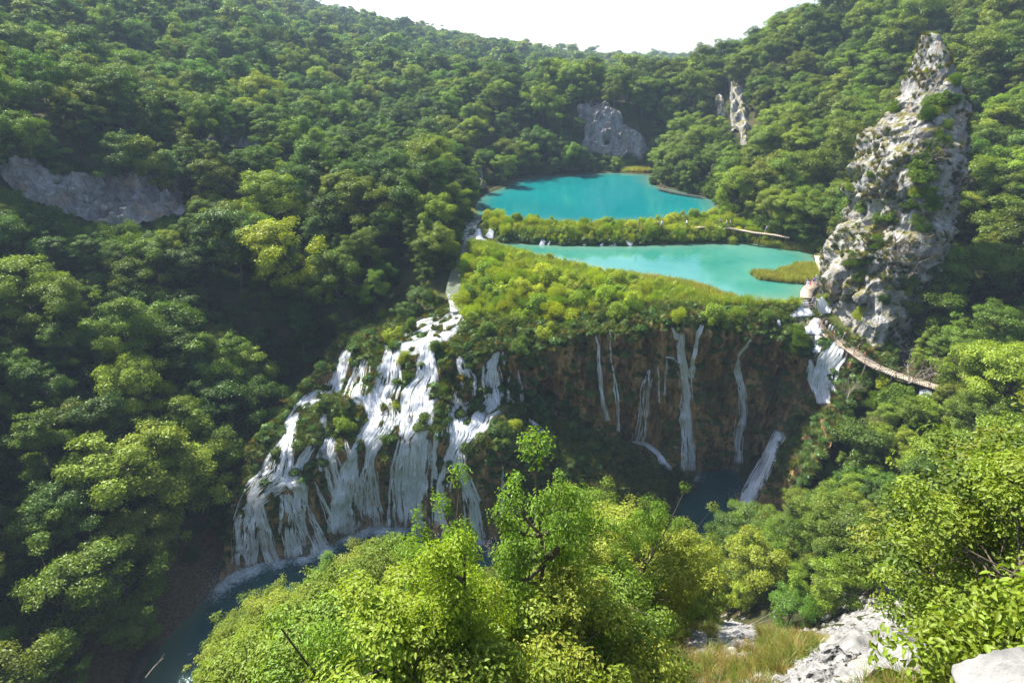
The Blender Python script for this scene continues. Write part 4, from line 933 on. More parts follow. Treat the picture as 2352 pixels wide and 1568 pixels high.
def crown_px(x, y, z, H, R):
    """crown centre, radius, top in pixels"""
    c = proj(np.stack([x, y, z + H * .6], -1)); t = proj(np.stack([x, y, z + H], -1)); b = proj(np.stack([x, y, z + H * .22], -1))
    return c, R * FPX / c[:, 2], t, b
def touches(poly, c, r, t, b):
    k = inpoly(poly, c[:, 0], c[:, 1])
    for q in range(12): k |= inpoly(poly, c[:, 0] + .92 * math.cos(q * .5236) * r, c[:, 1] + .92 * math.sin(q * .5236) * r)
    for pu, pv in poly: k |= np.hypot(c[:, 0] - pu, c[:, 1] - pv) < r * .9
    k |= inpoly(poly, t[:, 0], t[:, 1]); k |= inpoly(poly, b[:, 0], b[:, 1]); return k
LEFTB = lambda v: np.interp(v, [1290, 1400, 1500, 1600], [545, 500, 450, 415])
CAND = []      # rows: x y z H R zone(0 mid,1 near,2 far) variant
def add_zone(xy, hlo, hhi, rr, zone, nv, fit=(1, .8, .62), cap=True):
    x, y = xy[:, 0], xy[:, 1]; z = ground(x, y); pr = proj(np.stack([x, y, z + 4], 1))
    ok = (pr[:, 0] > -330) & (pr[:, 0] < 2680) & (pr[:, 1] > -260) & (pr[:, 1] < 2000) & (y > 1)
    x, y, z = x[ok], y[ok], z[ok]; H = rng.uniform(hlo * .85, hhi, len(x)) + (rng.uniform(size=len(x)) < .09) * 3.5 * (zone != 1); done = np.zeros(len(x), bool); Hs = H.copy()
    for f in fit:
        h = H * f; c, r, t, b = crown_px(x, y, z, h, h * rr)
        bad = touches(VALLEY, c, r * np.where(y > 98, .45, 1.0), np.where((y > 98)[:, None], c, t), np.where((y > 98)[:, None], c, b))
        for q in CLIFFS: bad |= touches(q, c, r * .7, t, c)
        if zone == 1: bad |= touches(GAP, c, r * .9, t, b) | (c[:, 0] - r < LEFTB(c[:, 1]))
        bad |= touches(CRAG, c, r * .6, t, b) & (y < 86)
        bad |= (y < 56) & (x > 15) & (t[:, 1] < np.interp(t[:, 0], [1700, 1900, 2150, 2352], [1120, 960, 905, 880]))
        new = ~bad & ~done; Hs[new] = h[new]; done |= ~bad
    ok = done; return np.stack([x[ok], y[ok], z[ok], Hs[ok], Hs[ok] * rr, np.full(ok.sum(), zone), rng.integers(0, nv, ok.sum())], 1)
def standable(x, y):
    ry = np.interp(x, RIMX, RIMY); z = ground(x, y)
    fy = np.interp(x, [-45, -33, -20, 0, 14, 30, 36, 55], [45, 54, 60, 60, 60, 62, 60, 62])
    barrier = (x > RIMX[0] - 2) & (x < RIMX[-1]) & (y > fy) & (y < ry + 4)
    lake = (sdist(NEAR, x, y) < 1.0) | (sdist(FAR, x, y) < .8)
    mead = (y > 76) & (y < 141) & (x > np.interp(y, [76, 100, 141], [-18, -9.5, -8])) & (x < np.interp(y, [76, 100, 110, 120, 130, 141], [56, 60, 58, 52, 49, 47]))
    ch = np.zeros(len(x), bool)
    for i in range(len(CH) - 1): ch |= sdist([CH[i][:2] - [2.6, 0], CH[i][:2] + [2.6, 0], CH[i + 1][:2] + [2.6, 0], CH[i + 1][:2] - [2.6, 0]], x, y) < .5
    return ~barrier & ~lake & ~mead & ~ch & (z > .25)
xy = jitter(-125, 150, 28, 262, 5.0); x, y = xy.T
xy = xy[(rng.uniform(size=len(x)) < .93) & standable(x, y) & ~((y < 64) & (x > -30)) & ~((x > 26) & (x < 75) & (y < 78)) & ~((y < 30) & (x > -36))]
CAND.append(add_zone(xy, 6.0, 12.5, .42, 0, len(MID)))
xy = jitter(24, 90, 34, 78, 2.9); x, y = xy.T; xy = xy[standable(x, y) & (np.min([np.hypot(x - a_, y - b_) for a_, b_ in [(46, 84), (47, 81.4), (46.6, 77.7), (47, 75), (47.7, 72), (48.2, 69.5), (49, 67), (50.8, 65.7), (52.5, 64.4), (54.8, 63.3)]], 0) > 2.2)]
CAND.append(add_zone(xy, 3.2, 6.2, .50, 0, len(MID), (1, .8, .6, .4)))
xy = jitter(-38, 34, 3.2, 42, 2.15); x, y = xy.T; xy = xy[standable(x, y) & (np.hypot(x, y) > 4.2) & ~((x > 24) & (y > 33))]
CAND.append(add_zone(xy, 5.0, 9.0, .42, 1, len(NEART), (1, .85, .72, .6, .48, .38, .3)))
xy = jitter(30, 120, 1, 34, 3.6); x, y = xy.T; xy = xy[standable(x, y)]
CAND.append(add_zone(xy, 4, 7, .40, 0, len(MID)))
for a, b, s in ((262, 420, 6.5), (420, 640, 8.0), (640, 960, 10)):
    xy = jitter(-620, 520, a, b, s); xy = xy[(xy[:, 1] > a)]
    CAND.append(add_zone(xy, 6, 16, .40 if s < 8 else .5, 2, len(FAR_T), (1,)))
for xr in ((-330, -125), (150, 300)):
    xy = jitter(xr[0], xr[1], 60, 262, 6.5); CAND.append(add_zone(xy, 7, 12, .40, 2, len(FAR_T), (1,)))
SHORE = []
for u, v, H_, dx, dy in [(1496, 405, 8, 2, 2), (1505, 421, 10, 2, 1), (1530, 433, 9.5, 1.5, 2), (1560, 438, 10, 1, 3), (1590, 445, 9, 1, 3), (1618, 452, 10, 2, 3), (1645, 466, 10.5, 3, 2), (1662, 484, 11, 3, 0), (1690, 497, 10, 4, 0), (1715, 512, 8, 4, 1), (1745, 525, 8.5, 4, 2), (1785, 540, 8, 4, 2), (1825, 552, 8.5, 4, 2), (1858, 563, 8, 4, 2), (1884, 574, 7.5, 3.5, 2), (1760, 505, 10, 5, 3), (1700, 470, 10, 5, 4),
      (1092, 478, 8, -3, 1), (1098, 450, 8.5, -2, 2), (1130, 428, 8, -2, 3), (1172, 412, 8, 0, 4), (1215, 404, 7.5, 0, 3), (1260, 401, 8, 0, 3), (1310, 399, 7.5, 0, 2.5), (1360, 397, 6, 0, 2), (1420, 396, 6, 0, 2),
      (1050, 520, 8, -3.5, 0), (1040, 545, 8, -3.5, 0), (1035, 575, 8, -3.5, 0), (1030, 605, 8, -3.5, 0), (1022, 635, 7, -3.5, 0), (1005, 655, 5.5, -3.5, 0), (975, 668, 5, -3.5, 1), (935, 690, 5, -4, 1), (900, 712, 5, -4, 1), (1010, 590, 9, -5, 2)]:
    p = PZ(u, v, 28); x_, y_ = p[0] + dx, p[1] + dy; SHORE.append([x_, y_, gz(x_, y_), H_ * rng.uniform(.9, 1.1), H_ * .4, 0, rng.integers(0, len(MID))])
for u, v, H_ in [(2235, 300, 6), (2245, 360, 6.5), (2240, 430, 7), (2225, 500, 7), (2205, 570, 7), (2185, 640, 7), (2165, 700, 6.5), (2140, 760, 6), (2110, 815, 5), (2250, 250, 6), (2235, 200, 6), (2215, 150, 5.5), (2195, 110, 5), (2040, 235, 5.5), (2010, 290, 5.5), (1975, 350, 5), (1945, 420, 5), (1925, 480, 5), (2075, 160, 5.5), (2100, 100, 5)]:
    h = hit(u, v + 18, (BVH_G,))
    if h: SHORE.append([h[0].x, h[0].y, h[0].z, H_, H_ * .4, 0, rng.integers(0, len(MID))])
CAND = np.concatenate(CAND + [np.array(SHORE)])
# trees of the photograph that stand out: (u, v) of the tip, distance y, zone, variant, tone, label
LIME, YEL, MIDG, DARK, BLUE = (.19, .26, .030), (.28, .32, .025), (.11, .17, .025), (.05, .095, .02), (.07, .12, .045)
HAND = [(1262, 1000, 24, 1, 0, LIME, 'tallest lime-green slender tree in front of the mossy mound below the dark wall'),
 (875, 1195, 22, 1, 1, LIME, 'round-topped lime-green tree rising in front of the spray at bottom centre'),
 (745, 1270, 24, 1, 2, LIME, 'lime-green tree left of the round-topped one, branches over the pool'),
 (1060, 1215, 19, 1, 2, YEL, 'wispy yellowish sapling crossing the foot of the forked fall'),
 (1420, 1100, 20, 1, 1, LIME, 'broad bright tree hiding the lower part of the mossy mound'),
 (640, 480, 74, 0, 7, YEL, 'big yellow-topped tree standing out of the dark left wood'),
 (510, 475, 78, 0, 3, BLUE, 'grey-green feathery tree left of the yellow-topped one'),
 (260, 690, 62, 0, 1, MIDG, 'pyramid-shaped lit tree low in the dark left wood'),
 (330, 545, 72, 0, 2, MIDG, 'pale olive tree right below the rusty cliff band'),
 (225, 1010, 55, 0, 4, LIME, 'large lit round tree at lower left above the river'),
 (280, 830, 58, 0, 5, LIME, 'bright flat-topped tree in the middle of the dark left wood'),
 (620, 385, 100, 0, 2, LIME, 'tall light tree at the edge of the shaded hollow, left slope'),
 (560, 800, 64, 0, 0, LIME, 'bright tree close to the leftmost cascade, catching the sun'),
 (1700, 380, 112, 0, 1, LIME, 'bulky round tree overhanging the upper lake at its right end'),
 (1540, 335, 148, 0, 5, MIDG, 'round tree at the tip of the wooded point in the upper lake'),
 (1590, 370, 142, 0, 0, MIDG, 'second round tree on the wooded point, right of its tip'),
 (1650, 320, 132, 0, 3, MIDG, 'high-crowned tree above the bulky round one at the lake'),
 (1820, 440, 104, 0, 2, LIME, 'loose bright tree left of the crag above the near lake'),
 (1870, 460, 99, 0, 7, MIDG, 'tree leaning to the left foot of the crag'),
 (1400, 348, 183, 0, 6, DARK, 'dark conifer at the far end of the upper lake below the cave'),
 (1040, 420, 108, 0, 1, LIME, 'bright tree at the corner where the left wood meets the upper lake'),
 (1000, 440, 102, 0, 4, LIME, 'light green tree just left of the corner tree by the rapids'),
 (2300, 560, 70, 0, 5, MIDG, 'lit pale-green tree right of the crag at the edge of the frame'),
 (2150, 660, 64, 0, 3, MIDG, 'spiky lit tree in the shade right of the crag base'),
]
WANT = {1262: 9.5, 1060: 6, 1712: 6.5, 640: 17, 510: 14, 225: 13, 260: 12, 620: 14, 1700: 13, 2300: 12}
HWID = {1262: 75, 875: 110, 745: 70, 575: 68, 690: 55, 1060: 45, 1180: 78, 1420: 110, 1540: 65, 1712: 45, 1640: 78, 1800: 110}
hrows = []; htone = {}; hlab = {}
for (u, v, y, zone, var, tone, lab) in HAND:
    want = WANT.get(u, 8.0 if zone == 1 else 10.5)
    yy_ = np.linspace(6, 34, 113) if zone == 1 else np.linspace(y * .72, y * 1.45, 160)
    pp_ = np.array([P(u, v, q_) for q_ in yy_]); gap_ = pp_[:, 2] - ground(pp_[:, 0], pp_[:, 1])
    if zone == 1: j_ = np.where(gap_ > want)[0]; y = float(yy_[j_[0]]) if len(j_) else y
    else:
        okk = standable(pp_[:, 0], pp_[:, 1]); y = float(yy_[np.argmin(np.abs(gap_ - want) + np.abs(yy_ - y) * .02 + (~okk) * 50)])
    p = P(u, v, y); g = gz(p[0], p[1]); H = p[2] - g
    if H > 15 or H < 2: print('HAND height', round(H, 1), lab)
    H = min(max(H, 2.2), 15); g = p[2] - H if H == 15 else g
    dep_ = proj(p)[0, 2]; hrows.append([p[0], p[1], g, H, HWID[u] * dep_ / FPX if zone == 1 and u in HWID else H * .36, zone, var])
hrows = np.array(hrows); nh = len(hrows)
# random ones give way to the standing-out trees
ok = np.ones(len(CAND), bool)
hc, hr, _, _ = crown_px(hrows[:, 0], hrows[:, 1], hrows[:, 2], hrows[:, 3], hrows[:, 4]); cc, cr, _, _ = crown_px(CAND[:, 0], CAND[:, 1], CAND[:, 2], CAND[:, 3], CAND[:, 4])
for i in range(nh):
    near3 = np.hypot(CAND[:, 0] - hrows[i, 0], CAND[:, 1] - hrows[i, 1]) < hrows[i, 4] * .9
    front = (np.hypot(cc[:, 0] - hc[i, 0], cc[:, 1] - hc[i, 1]) < hr[i] * 1.15) & (cc[:, 2] < hc[i, 2]) & (cc[:, 2] > hc[i, 2] * .6)
    ok &= ~(near3 | front) | (np.arange(len(CAND)) >= len(CAND) - len(SHORE))
CAND = np.concatenate([hrows, CAND[ok]]); NT = len(CAND)
RZ = rng.uniform(0, 6.28, NT); NEARALL = NEART + NEARB
def near_index(i):
    H, var = CAND[i, 3], int(CAND[i, 6]); return var % 5 if H > 3.6 else 5 + var % 3
_pts = []
for pr_ in NEARALL + SAPL:
    v = np.empty(len(pr_[0].vertices) * 3, np.float32); pr_[0].vertices.foreach_get('co', v); v = v.reshape(-1, 3); _pts.append(v[rng.integers(0, len(v), 160)] / dims(pr_[0])[0])
RIGHTTOP = [(1690, 1120), (1800, 1015), (1900, 955), (2000, 925), (2150, 905), (2420, 870), (2420, 200), (1690, 200)]
drop = np.zeros(NT, bool)
for i in range(nh, NT):
    if CAND[i, 5] != 1: continue
    for att in range(3):
        q = _pts[near_index(i)] * CAND[i, 3]; c_, s_ = math.cos(RZ[i]), math.sin(RZ[i])
        w3 = np.stack([q[:, 0] * c_ - q[:, 1] * s_, q[:, 0] * s_ + q[:, 1] * c_, q[:, 2]], 1) + CAND[i, :3]; pp = proj(w3)
        bad = inpoly(VALLEY, pp[:, 0], pp[:, 1]).mean() + inpoly(GAP, pp[:, 0], pp[:, 1]).mean() + inpoly(RIGHTTOP, pp[:, 0], pp[:, 1]).mean() + (pp[:, 0] < LEFTB(pp[:, 1])).mean()
        if bad < .03: break
        CAND[i, 3] *= .72
    drop[i] = bad >= .03 or CAND[i, 3] < .8
keep_ = ~drop; CAND = CAND[keep_]; RZ = RZ[keep_]; NT = len(CAND); print('dropped', drop.sum())
cc, cr, ct, cb = crown_px(CAND[:, 0], CAND[:, 1], CAND[:, 2], CAND[:, 3], CAND[:, 4])
# tones
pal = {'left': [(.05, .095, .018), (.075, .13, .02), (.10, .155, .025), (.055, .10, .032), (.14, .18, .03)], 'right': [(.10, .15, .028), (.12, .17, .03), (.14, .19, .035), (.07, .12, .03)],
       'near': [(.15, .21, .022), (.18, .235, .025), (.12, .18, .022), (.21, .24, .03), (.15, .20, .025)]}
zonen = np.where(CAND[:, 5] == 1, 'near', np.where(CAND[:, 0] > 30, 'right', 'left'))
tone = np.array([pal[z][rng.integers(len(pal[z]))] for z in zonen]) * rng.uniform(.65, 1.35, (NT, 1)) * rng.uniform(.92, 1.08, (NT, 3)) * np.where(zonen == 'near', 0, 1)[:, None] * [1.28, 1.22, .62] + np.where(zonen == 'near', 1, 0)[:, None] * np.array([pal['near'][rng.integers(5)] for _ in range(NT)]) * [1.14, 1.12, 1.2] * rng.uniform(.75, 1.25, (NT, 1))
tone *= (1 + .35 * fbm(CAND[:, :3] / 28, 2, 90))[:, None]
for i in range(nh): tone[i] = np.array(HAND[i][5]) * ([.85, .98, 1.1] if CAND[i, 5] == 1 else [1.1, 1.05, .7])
# painter's pass: how much of every crown shows
W_, H_ = 784, 523; idb = np.full((H_, W_), -1, int); sc_ = W_ / 2352
hid = np.zeros(NT, bool)
for i in range(NT):
    p = Vector((CAND[i, 0], CAND[i, 1], CAND[i, 2] + CAND[i, 3] * .95)); d = p - O; l = d.length; d.normalize()
    for b in (BVH_G, BVH_T, BVH_S):
        h = b.ray_cast(O, d, l - 2.0)
        if h[0] is not None: hid[i] = True; break
for i in np.argsort(-cc[:, 2]):
    if hid[i]: continue
    x0, y0, r0 = cc[i, 0] * sc_, cc[i, 1] * sc_, cr[i] * sc_ * .85
    a, b, c, d = int(max(0, x0 - r0)), int(min(W_, x0 + r0 + 1)), int(max(0, y0 - r0 * 1.1)), int(min(H_, y0 + r0 * 1.1 + 1))
    if a >= b or c >= d: continue
    yy, xx = np.mgrid[c:d, a:b]; idb[c:d, a:b][((xx - x0) ** 2 + ((yy - y0) / 1.1) ** 2) < r0 * r0] = i
vis = np.bincount(idb[idb >= 0].ravel(), minlength=NT); vis[:nh] += 100000
order = np.argsort(-vis); IND = [i for i in order[:295] if vis[i] > 6]; INDS = set(IND)
print('trees', NT, 'individual', len(IND), 'least pixels', vis[IND[-1]])
def toneword(c):
    l = .3 * c[0] + .6 * c[1] + .1 * c[2]; y = c[0] / c[1]
    if y > .85: return 'yellowish'
    if c[2] / c[1] > .2: return 'bluish-green'
    return 'bright green' if l > .15 else 'mid-green' if l > .10 else 'dark green'
used = {}
def where_label(u, v, head, tail):
    a, b = f'{u / 23.52:.0f}', f'{v / 15.68:.0f}'
    if (head, a, b) in used: a, b = f'{u / 23.52:.1f}', f'{v / 15.68:.1f}'
    used[(head, a, b)] = 1
    return f'{head} {tail}, {a} percent across, {b} down the photo'
def place_tree(i, crown, trunk, base_h, lab, grp):
    x, y, z, H, R, zn, var = CAND[i]; s = H / dims(crown)[0]; rz = RZ[i]; w = s * rng.uniform(.88, 1.03) if i >= nh or zn != 1 else min(max(R / dims(crown)[1], .62 * s), s * 1.2)
    e = link('broadleaf_tree', None, None, (x, y, z - .1), rz, (w * (rng.uniform(.8, 1.12) if zn != 1 else 1), w, s)); e.empty_display_size = .5
    if zn != 1: e.rotation_euler = (rng.normal(0, .08), rng.normal(0, .08), rz)
    tag(e, lab, 'tree', grp)
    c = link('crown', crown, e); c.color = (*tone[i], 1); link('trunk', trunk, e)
for i in IND:
    x, y, z, H, R, zn, var = CAND[i]; u, v = cc[i, 0], cc[i, 1]
    u = min(max(u, 10), 2342); v = min(max(v, 8), 1560)
    if i < nh: lab = HAND[i][6]
    else:
        area = 'among the nearest growth' if zn == 1 else ('on the right slope' if x > 30 else 'on the left slope') if y > 30 and zn == 0 and not (x > 20 and y < 80) else 'on the far hills' if zn == 2 else 'below the boardwalk'
        lab = where_label(u, v, toneword(tone[i]) + ' tree', area)
    grp = 'trees of the steep slope below the viewpoint' if zn == 1 else 'trees on the valley slopes'
    var = int(var)
    if i < nh and zn == 1 and HAND[i][0] in HWID and HWID[HAND[i][0]] < 900: (a, b), bh = SAPL[var % 4], 5.2
    elif zn == 1: (a, b), bh = NEARALL[near_index(i)], 1
    else: (a, b), bh = MID[var % len(MID)], (9.0, 9.0, 9.0, 9.0, 9.0, 9.0, 10.5, 9.5)[var % 8]
    place_tree(i, a, b, bh, lab, grp)
def ls_copy(pair):
    c = pair[0].copy(); c.materials[0] = LS; return tpl_join([c, pair[1]], True)
rest = np.array([i for i in range(NT) if i not in INDS])
def stuff_trees(name, sel, tpls, bh, label, pick=None):
    q = CAND[sel]; n = len(sel)
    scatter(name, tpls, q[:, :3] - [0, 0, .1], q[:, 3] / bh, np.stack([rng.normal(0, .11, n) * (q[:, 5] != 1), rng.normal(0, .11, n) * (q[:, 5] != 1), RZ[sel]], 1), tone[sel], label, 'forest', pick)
stuff_trees('near_woods', rest[CAND[rest, 5] == 1], [ls_copy(p) for p in NEARALL], 1.0, 'dense young growth filling the steep slope below the viewpoint', [near_index(i) for i in rest[CAND[rest, 5] == 1]])
stuff_trees('slope_forest', rest[CAND[rest, 5] == 0], [tpl_join(p, True) for p in MIDS], 1.0, 'unbroken deciduous forest behind the nearer slope trees')
stuff_trees('distant_forest', rest[CAND[rest, 5] == 2], [tpl_join(p, True) for p in FAR_T], 1.0, 'hazy blue-green forest on the far hills up to the skyline')

# ------------------------------------------------------------------ shrubs, one by one
def shrub(pos, s, col, lab, grp='shrubs on the travertine plateau', kind='willow_bush', cat='shrub', var=None, base=None):
    f, st = (BUSH[rng.integers(4)] if var is None else BUSH[var]) if base is None else base
    e = link(kind, None, None, tuple(pos), rng.uniform(0, 6.28), s); tag(e, lab, cat, grp)
    c = link('foliage', f, e); c.color = (*[min(.6, a_ * b_) for a_, b_ in zip(col, (1.1, 1.1, .8))], 1)
    if st is not None: link('stem', st, e)
    return e
bt = [(.20, .26, .035), (.16, .235, .03), (.24, .275, .035), (.11, .18, .025), (.19, .23, .05)]
xy = jitter(-14, 62, 76, 142, 2.7); x, y = xy.T; z = ground(x, y); ry = np.interp(x, RIMX, RIMY)
pr = proj(np.stack([x, y, z], 1))
VEG1 = [(1080, 560), (1120, 560), (1200, 585), (1320, 612), (1420, 635), (1520, 655), (1590, 672), (1640, 690), (1740, 695), (1830, 698), (1850, 740), (1830, 800), (1600, 775), (1350, 790), (1200, 800), (1120, 770), (1060, 720), (1060, 650), (1075, 600)]
VEG2 = [(1110, 490), (1180, 512), (1350, 519), (1500, 514), (1610, 500), (1660, 490), (1720, 520), (1790, 542), (1815, 556), (1760, 552), (1600, 552), (1400, 556), (1200, 552), (1130, 535)]
k = ((inpoly(VEG1, pr[:, 0], pr[:, 1]) & (y > ry - 2)) | inpoly(VEG2, pr[:, 0], pr[:, 1])) & (sdist(NEAR, x, y) > .6) & (sdist(FAR, x, y) > .4)
openm = inpoly([(1110, 600), (1300, 620), (1400, 650), (1300, 660), (1150, 650)], pr[:, 0], pr[:, 1]) & (rng.uniform(size=len(x)) < .6)
k &= ~openm
cnt = 0; SDN = sdist(NEAR, x, y)
for i in np.where(k)[0]:
    if cnt > 285: break
    cnt += 1; c = np.array(bt[rng.integers(5)]) * rng.uniform(.85, 1.2) * [1.35, 1.25, .7]; s = rng.uniform(.75, 1.45) * (.85 if y[i] > 110 else 1.0) * (.5 if y[i] < 112 and SDN[i] < 6 else 1)
    shrub((x[i], y[i], z[i] - .1), s, c, where_label(pr[i, 0], pr[i, 1] - 8, ('yellow-green' if c[0] > .23 else 'green') + ' willow bush', 'between the lakes' if y[i] > 112 else 'on the plateau rim' if y[i] < ry[i] + 3 else 'on the plateau'))
print('bushes', cnt)
# shrubs and small trees on the cascade and around, placed by eye on the surface they grow from
SH = [(905, 775, 1.0, YEL, 'yellow-green bush at the top left corner of the cascade'), (930, 825, .8, YEL, 'small golden tree between two falls in the cascade'), (945, 745, .6, MIDG, 'low green bush amid the white torrent'), (900, 800, .6, MIDG, 'green cushion left of the golden tree'),
      (985, 690, 1.0, YEL, 'olive bush above the torrent beside the outlet stream'), (1010, 700, .8, MIDG, 'dull green bush left of the outlet stream'), (965, 725, .8, MIDG, 'round green bush in the cascade head'), (880, 730, .9, LIME, 'light shrub overhanging the dark side stream'),
      (790, 975, 1.15, LIME, 'bright lime maple standing in the left part of the cascade'), (815, 985, .6, YEL, 'yellowish twig bush right of the lime maple'), (730, 985, .7, DARK, 'dark bush between the left cascades'),
      (1075, 690, 1.2, MIDG, 'tall green bush right of the outlet stream'), (1085, 740, .9, LIME, 'bright leafy clump at the rim right of the torrent'), (1120, 765, .9, MIDG, 'leafy clump above the fan shaped fall'), (1195, 800, 1.0, MIDG, 'big-leaved green clump hanging right of the fan shaped fall'),
      (1215, 830, .8, MIDG, 'lower big-leaved clump right of the fan shaped fall'), (1255, 770, 1.1, YEL, 'golden willow drooping over the dark rim'), (1310, 760, 1.0, MIDG, 'green willow drooping over the dark rim, right of the golden one'), (1420, 735, 1.3, LIME, 'large lime shrub on the rim above the dark wall'),
      (1450, 720, 1.2, MIDG, 'tall dark-hearted shrub on the rim beside the large lime one'), (1560, 735, 1.0, YEL, 'grey-gold bush splitting the tallest straight fall'), (1640, 740, 1.3, LIME, 'wide bright bush on the rim right of the tallest fall'), (1690, 735, 1.1, LIME, 'bright bush right of the wide rim bush'),
      (1760, 735, .8, MIDG, 'dark leafy clump at the rim near the weir'), (1790, 720, .8, MIDG, 'leafy round clump left of the weir'), (1825, 700, .7, MIDG, 'round leafy clump touching the weir water'), (1830, 780, 1.1, MIDG, 'soft green bush left of the railing'), (1815, 800, .9, MIDG, 'lower soft green bush left of the railing'),
      (1000, 800, .7, MIDG, 'green cushion bush in the cascade centre top'), (1030, 870, .9, MIDG, 'mossy bush between the central falls'), (1020, 900, .7, MIDG, 'lower mossy bush between the central falls'), (1100, 900, .8, DARK, 'dark bush between the forked and fan shaped falls'), (940, 870, .7, MIDG, 'round bush on a hump above the central ledge'),
      (890, 1005, .7, MIDG, 'bright fern clump on the hump left of the central columns'), (910, 940, .7, YEL, 'tawny bush on the dark hump in the cascade middle'), (1180, 990, .9, YEL, 'tawny shrub on the mossy mound'), (1150, 1020, .7, MIDG, 'green clump on the edge of the mossy mound'), (1880, 650, .9, LIME, 'bush squeezed between boardwalk bend and crag'), (1895, 690, .8, LIME, 'bush above the rapids at the foot of the crag'),
      (1990, 905, 1.3, MIDG, 'wide green bush left below the walkway middle'), (2055, 935, 1.4, MIDG, 'tall green bush well below the walkway'), (2110, 965, 1.4, LIME, 'tall light bush well below the walkway end'), (2185, 885, 1.2, MIDG, 'dark bush swallowing the end of the walkway'), (2215, 930, 1.5, MIDG, 'big green bush in front of the walkway end'), (1975, 845, .7, MIDG, 'small bush touching the railed walkway from below'),
      (1985, 865, .8, MIDG, 'green bush just under the walkway where the railing thins'), (2030, 885, .9, YEL, 'tawny bush under the middle of the walkway'), (2080, 905, .9, MIDG, 'green bush under the open end of the walkway'), (2130, 930, 1.0, LIME, 'light bush below the end of the walkway'), (1960, 905, .8, MIDG, 'bush right of the glaring boardwalk fall'), (2010, 925, 1.0, MIDG, 'full green bush lower right of the glaring fall'),
      (1070, 600, .8, LIME, 'willow at the right bank of the outlet stream bend'), (1068, 640, .8, YEL, 'golden willow lower on the right bank of the outlet stream'), (1085, 540, .8, LIME, 'bush beside the rapids left of the bank'), (1120, 520, .9, LIME, 'large bush at the left end of the bank between the lakes')]
for (u, v, s, c, lab) in SH:
    h = hit(u, v, (BVH_S, BVH_G))
    if h: shrub(tuple(h[0] - Vector((0, 0, .3))), s, c, lab, 'bushes on the cascade and rim', 'bush', 'bush')
for u, v, s, lab in [(1598, 543, .9, 'willow bush under the left end of the middle boardwalk'), (1640, 544, .8, 'second willow bush under the middle boardwalk'), (1682, 547, .9, 'third willow bush under the middle boardwalk'), (1722, 549, .7, 'willow bush where the middle boardwalk nears the right wood'), (1765, 552, .6, 'low willow bush at the right end of the middle boardwalk')]:
    p = PZ(u, v, 27.6); shrub((p[0], p[1], gz(p[0], p[1]) - .2), s, (.22, .26, .03), lab)
NB = [make_bush(221 + i, 1.9, 1.35, .034, 9000, LO) for i in range(3)]
for n_, (u, v, s) in enumerate([(1585, 1425, .8), (1620, 1400, .9), (1660, 1375, 1.0), (1710, 1362, .9), (1765, 1372, .85), (1815, 1378, .8), (1868, 1368, .8), (1915, 1345, .9), (1560, 1470, .7), (2110, 1385, .8), (2150, 1440, .7), (1740, 1330, 1.2), (1660, 1330, 1.2)]):
    h = hit(u, v, (BVH_G,)); shrub(tuple(h[0] - Vector((0, 0, .5))), s, ((.19, .25, .03), (.15, .22, .028), (.24, .27, .03))[n_ % 3], where_label(u, v, 'leafy bush', 'around the rocky clearing'), 'bushes around the rocky clearing', 'bush', 'bush', None, NB[n_ % 3])
# crag: bushes and bare shrubs growing on it
CRB = [(2010, 560, .9, MIDG), (2050, 500, 1.0, MIDG), (2090, 470, .8, MIDG), (2140, 620, .8, DARK), (1985, 480, .9, MIDG), (1960, 600, 1.0, MIDG), (1975, 640, .8, MIDG), (2160, 330, .7, MIDG), (2130, 160, .35, YEL), (2160, 150, .35, MIDG), (2060, 250, .9, MIDG), (2190, 190, .8, MIDG), (2030, 690, .7, DARK), (2120, 520, .9, DARK), (1955, 430, .8, LIME), (2000, 400, .6, MIDG)]
for n_, (u, v, s, c) in enumerate(CRB):
    h = hit(u, v, (BVH_T,))
    if h: shrub(tuple(h[0] - Vector((0, 0, .4))), s, c, where_label(u, v, 'leafy shrub', 'rooted on the crag'), 'shrubs growing on the crag', 'crag_shrub')
for n_ in range(64):
    u, v = rng.uniform(1930, 2220) if n_ < 30 else rng.uniform(2080, 2220), rng.uniform(230, 840)
    if inpoly(CRAG, [u], [v])[0] and not inpoly([(1985, 300), (2080, 280), (2100, 440), (2040, 470), (1985, 430)], [u], [v])[0]:
        h = hit(u, v, (BVH_T,))
        if h: shrub(tuple(h[0] - Vector((0, 0, .3))), rng.uniform(.45, 1.15), (MIDG, DARK, YEL, MIDG)[n_ % 4], where_label(u, v, 'small shrub', 'rooted on the crag'), 'shrubs growing on the crag', 'crag_shrub')
BRS = [(2145, 370, 1.7), (2080, 640, 2.0), (2060, 590, 1.4), (2120, 560, 1.2), (2190, 440, 1.4), (2070, 760, 1.1), (2180, 290, 1.1), (2110, 330, 1.0)]
for n_, (u, v, s) in enumerate(BRS):
    h = hit(u, v, (BVH_T, BVH_G))
    if h: tag(link('bare_shrub', BARE[n_ % 3], None, tuple(h[0]), n_ * 1.3, s), where_label(u, v, 'grey leafless shrub', 'on the crag'), 'bare shrub', 'leafless shrubs on the crag')
for n_, (u, v, y_, s, lab) in enumerate([(1130, 1110, 62.5, 1.6, 'dead forked branch leaning over the pool below the mossy mound'), (1150, 1230, 18, .5, 'dry twigs reaching up in front of the pool, beside the tallest slender tree'), (1010, 1200, 20, .5, 'thin bare twig sticking up before the central spray'), (2250, 760, 68, 2.0, 'grey leafless tree in the shade right of the crag base'), (2060, 950, 60, 1.4, 'grey twiggy shrub below the boardwalk'), (1960, 870, 62, 1.3, 'bare arching branch beside the glaring fall')]):
    p = P(u, v, y_); tag(link('dead_branch', BARE[n_ % 3], None, tuple(p - [0, 0, 2.2 * s]), n_ * 2.1, s), lab, 'dead branch')

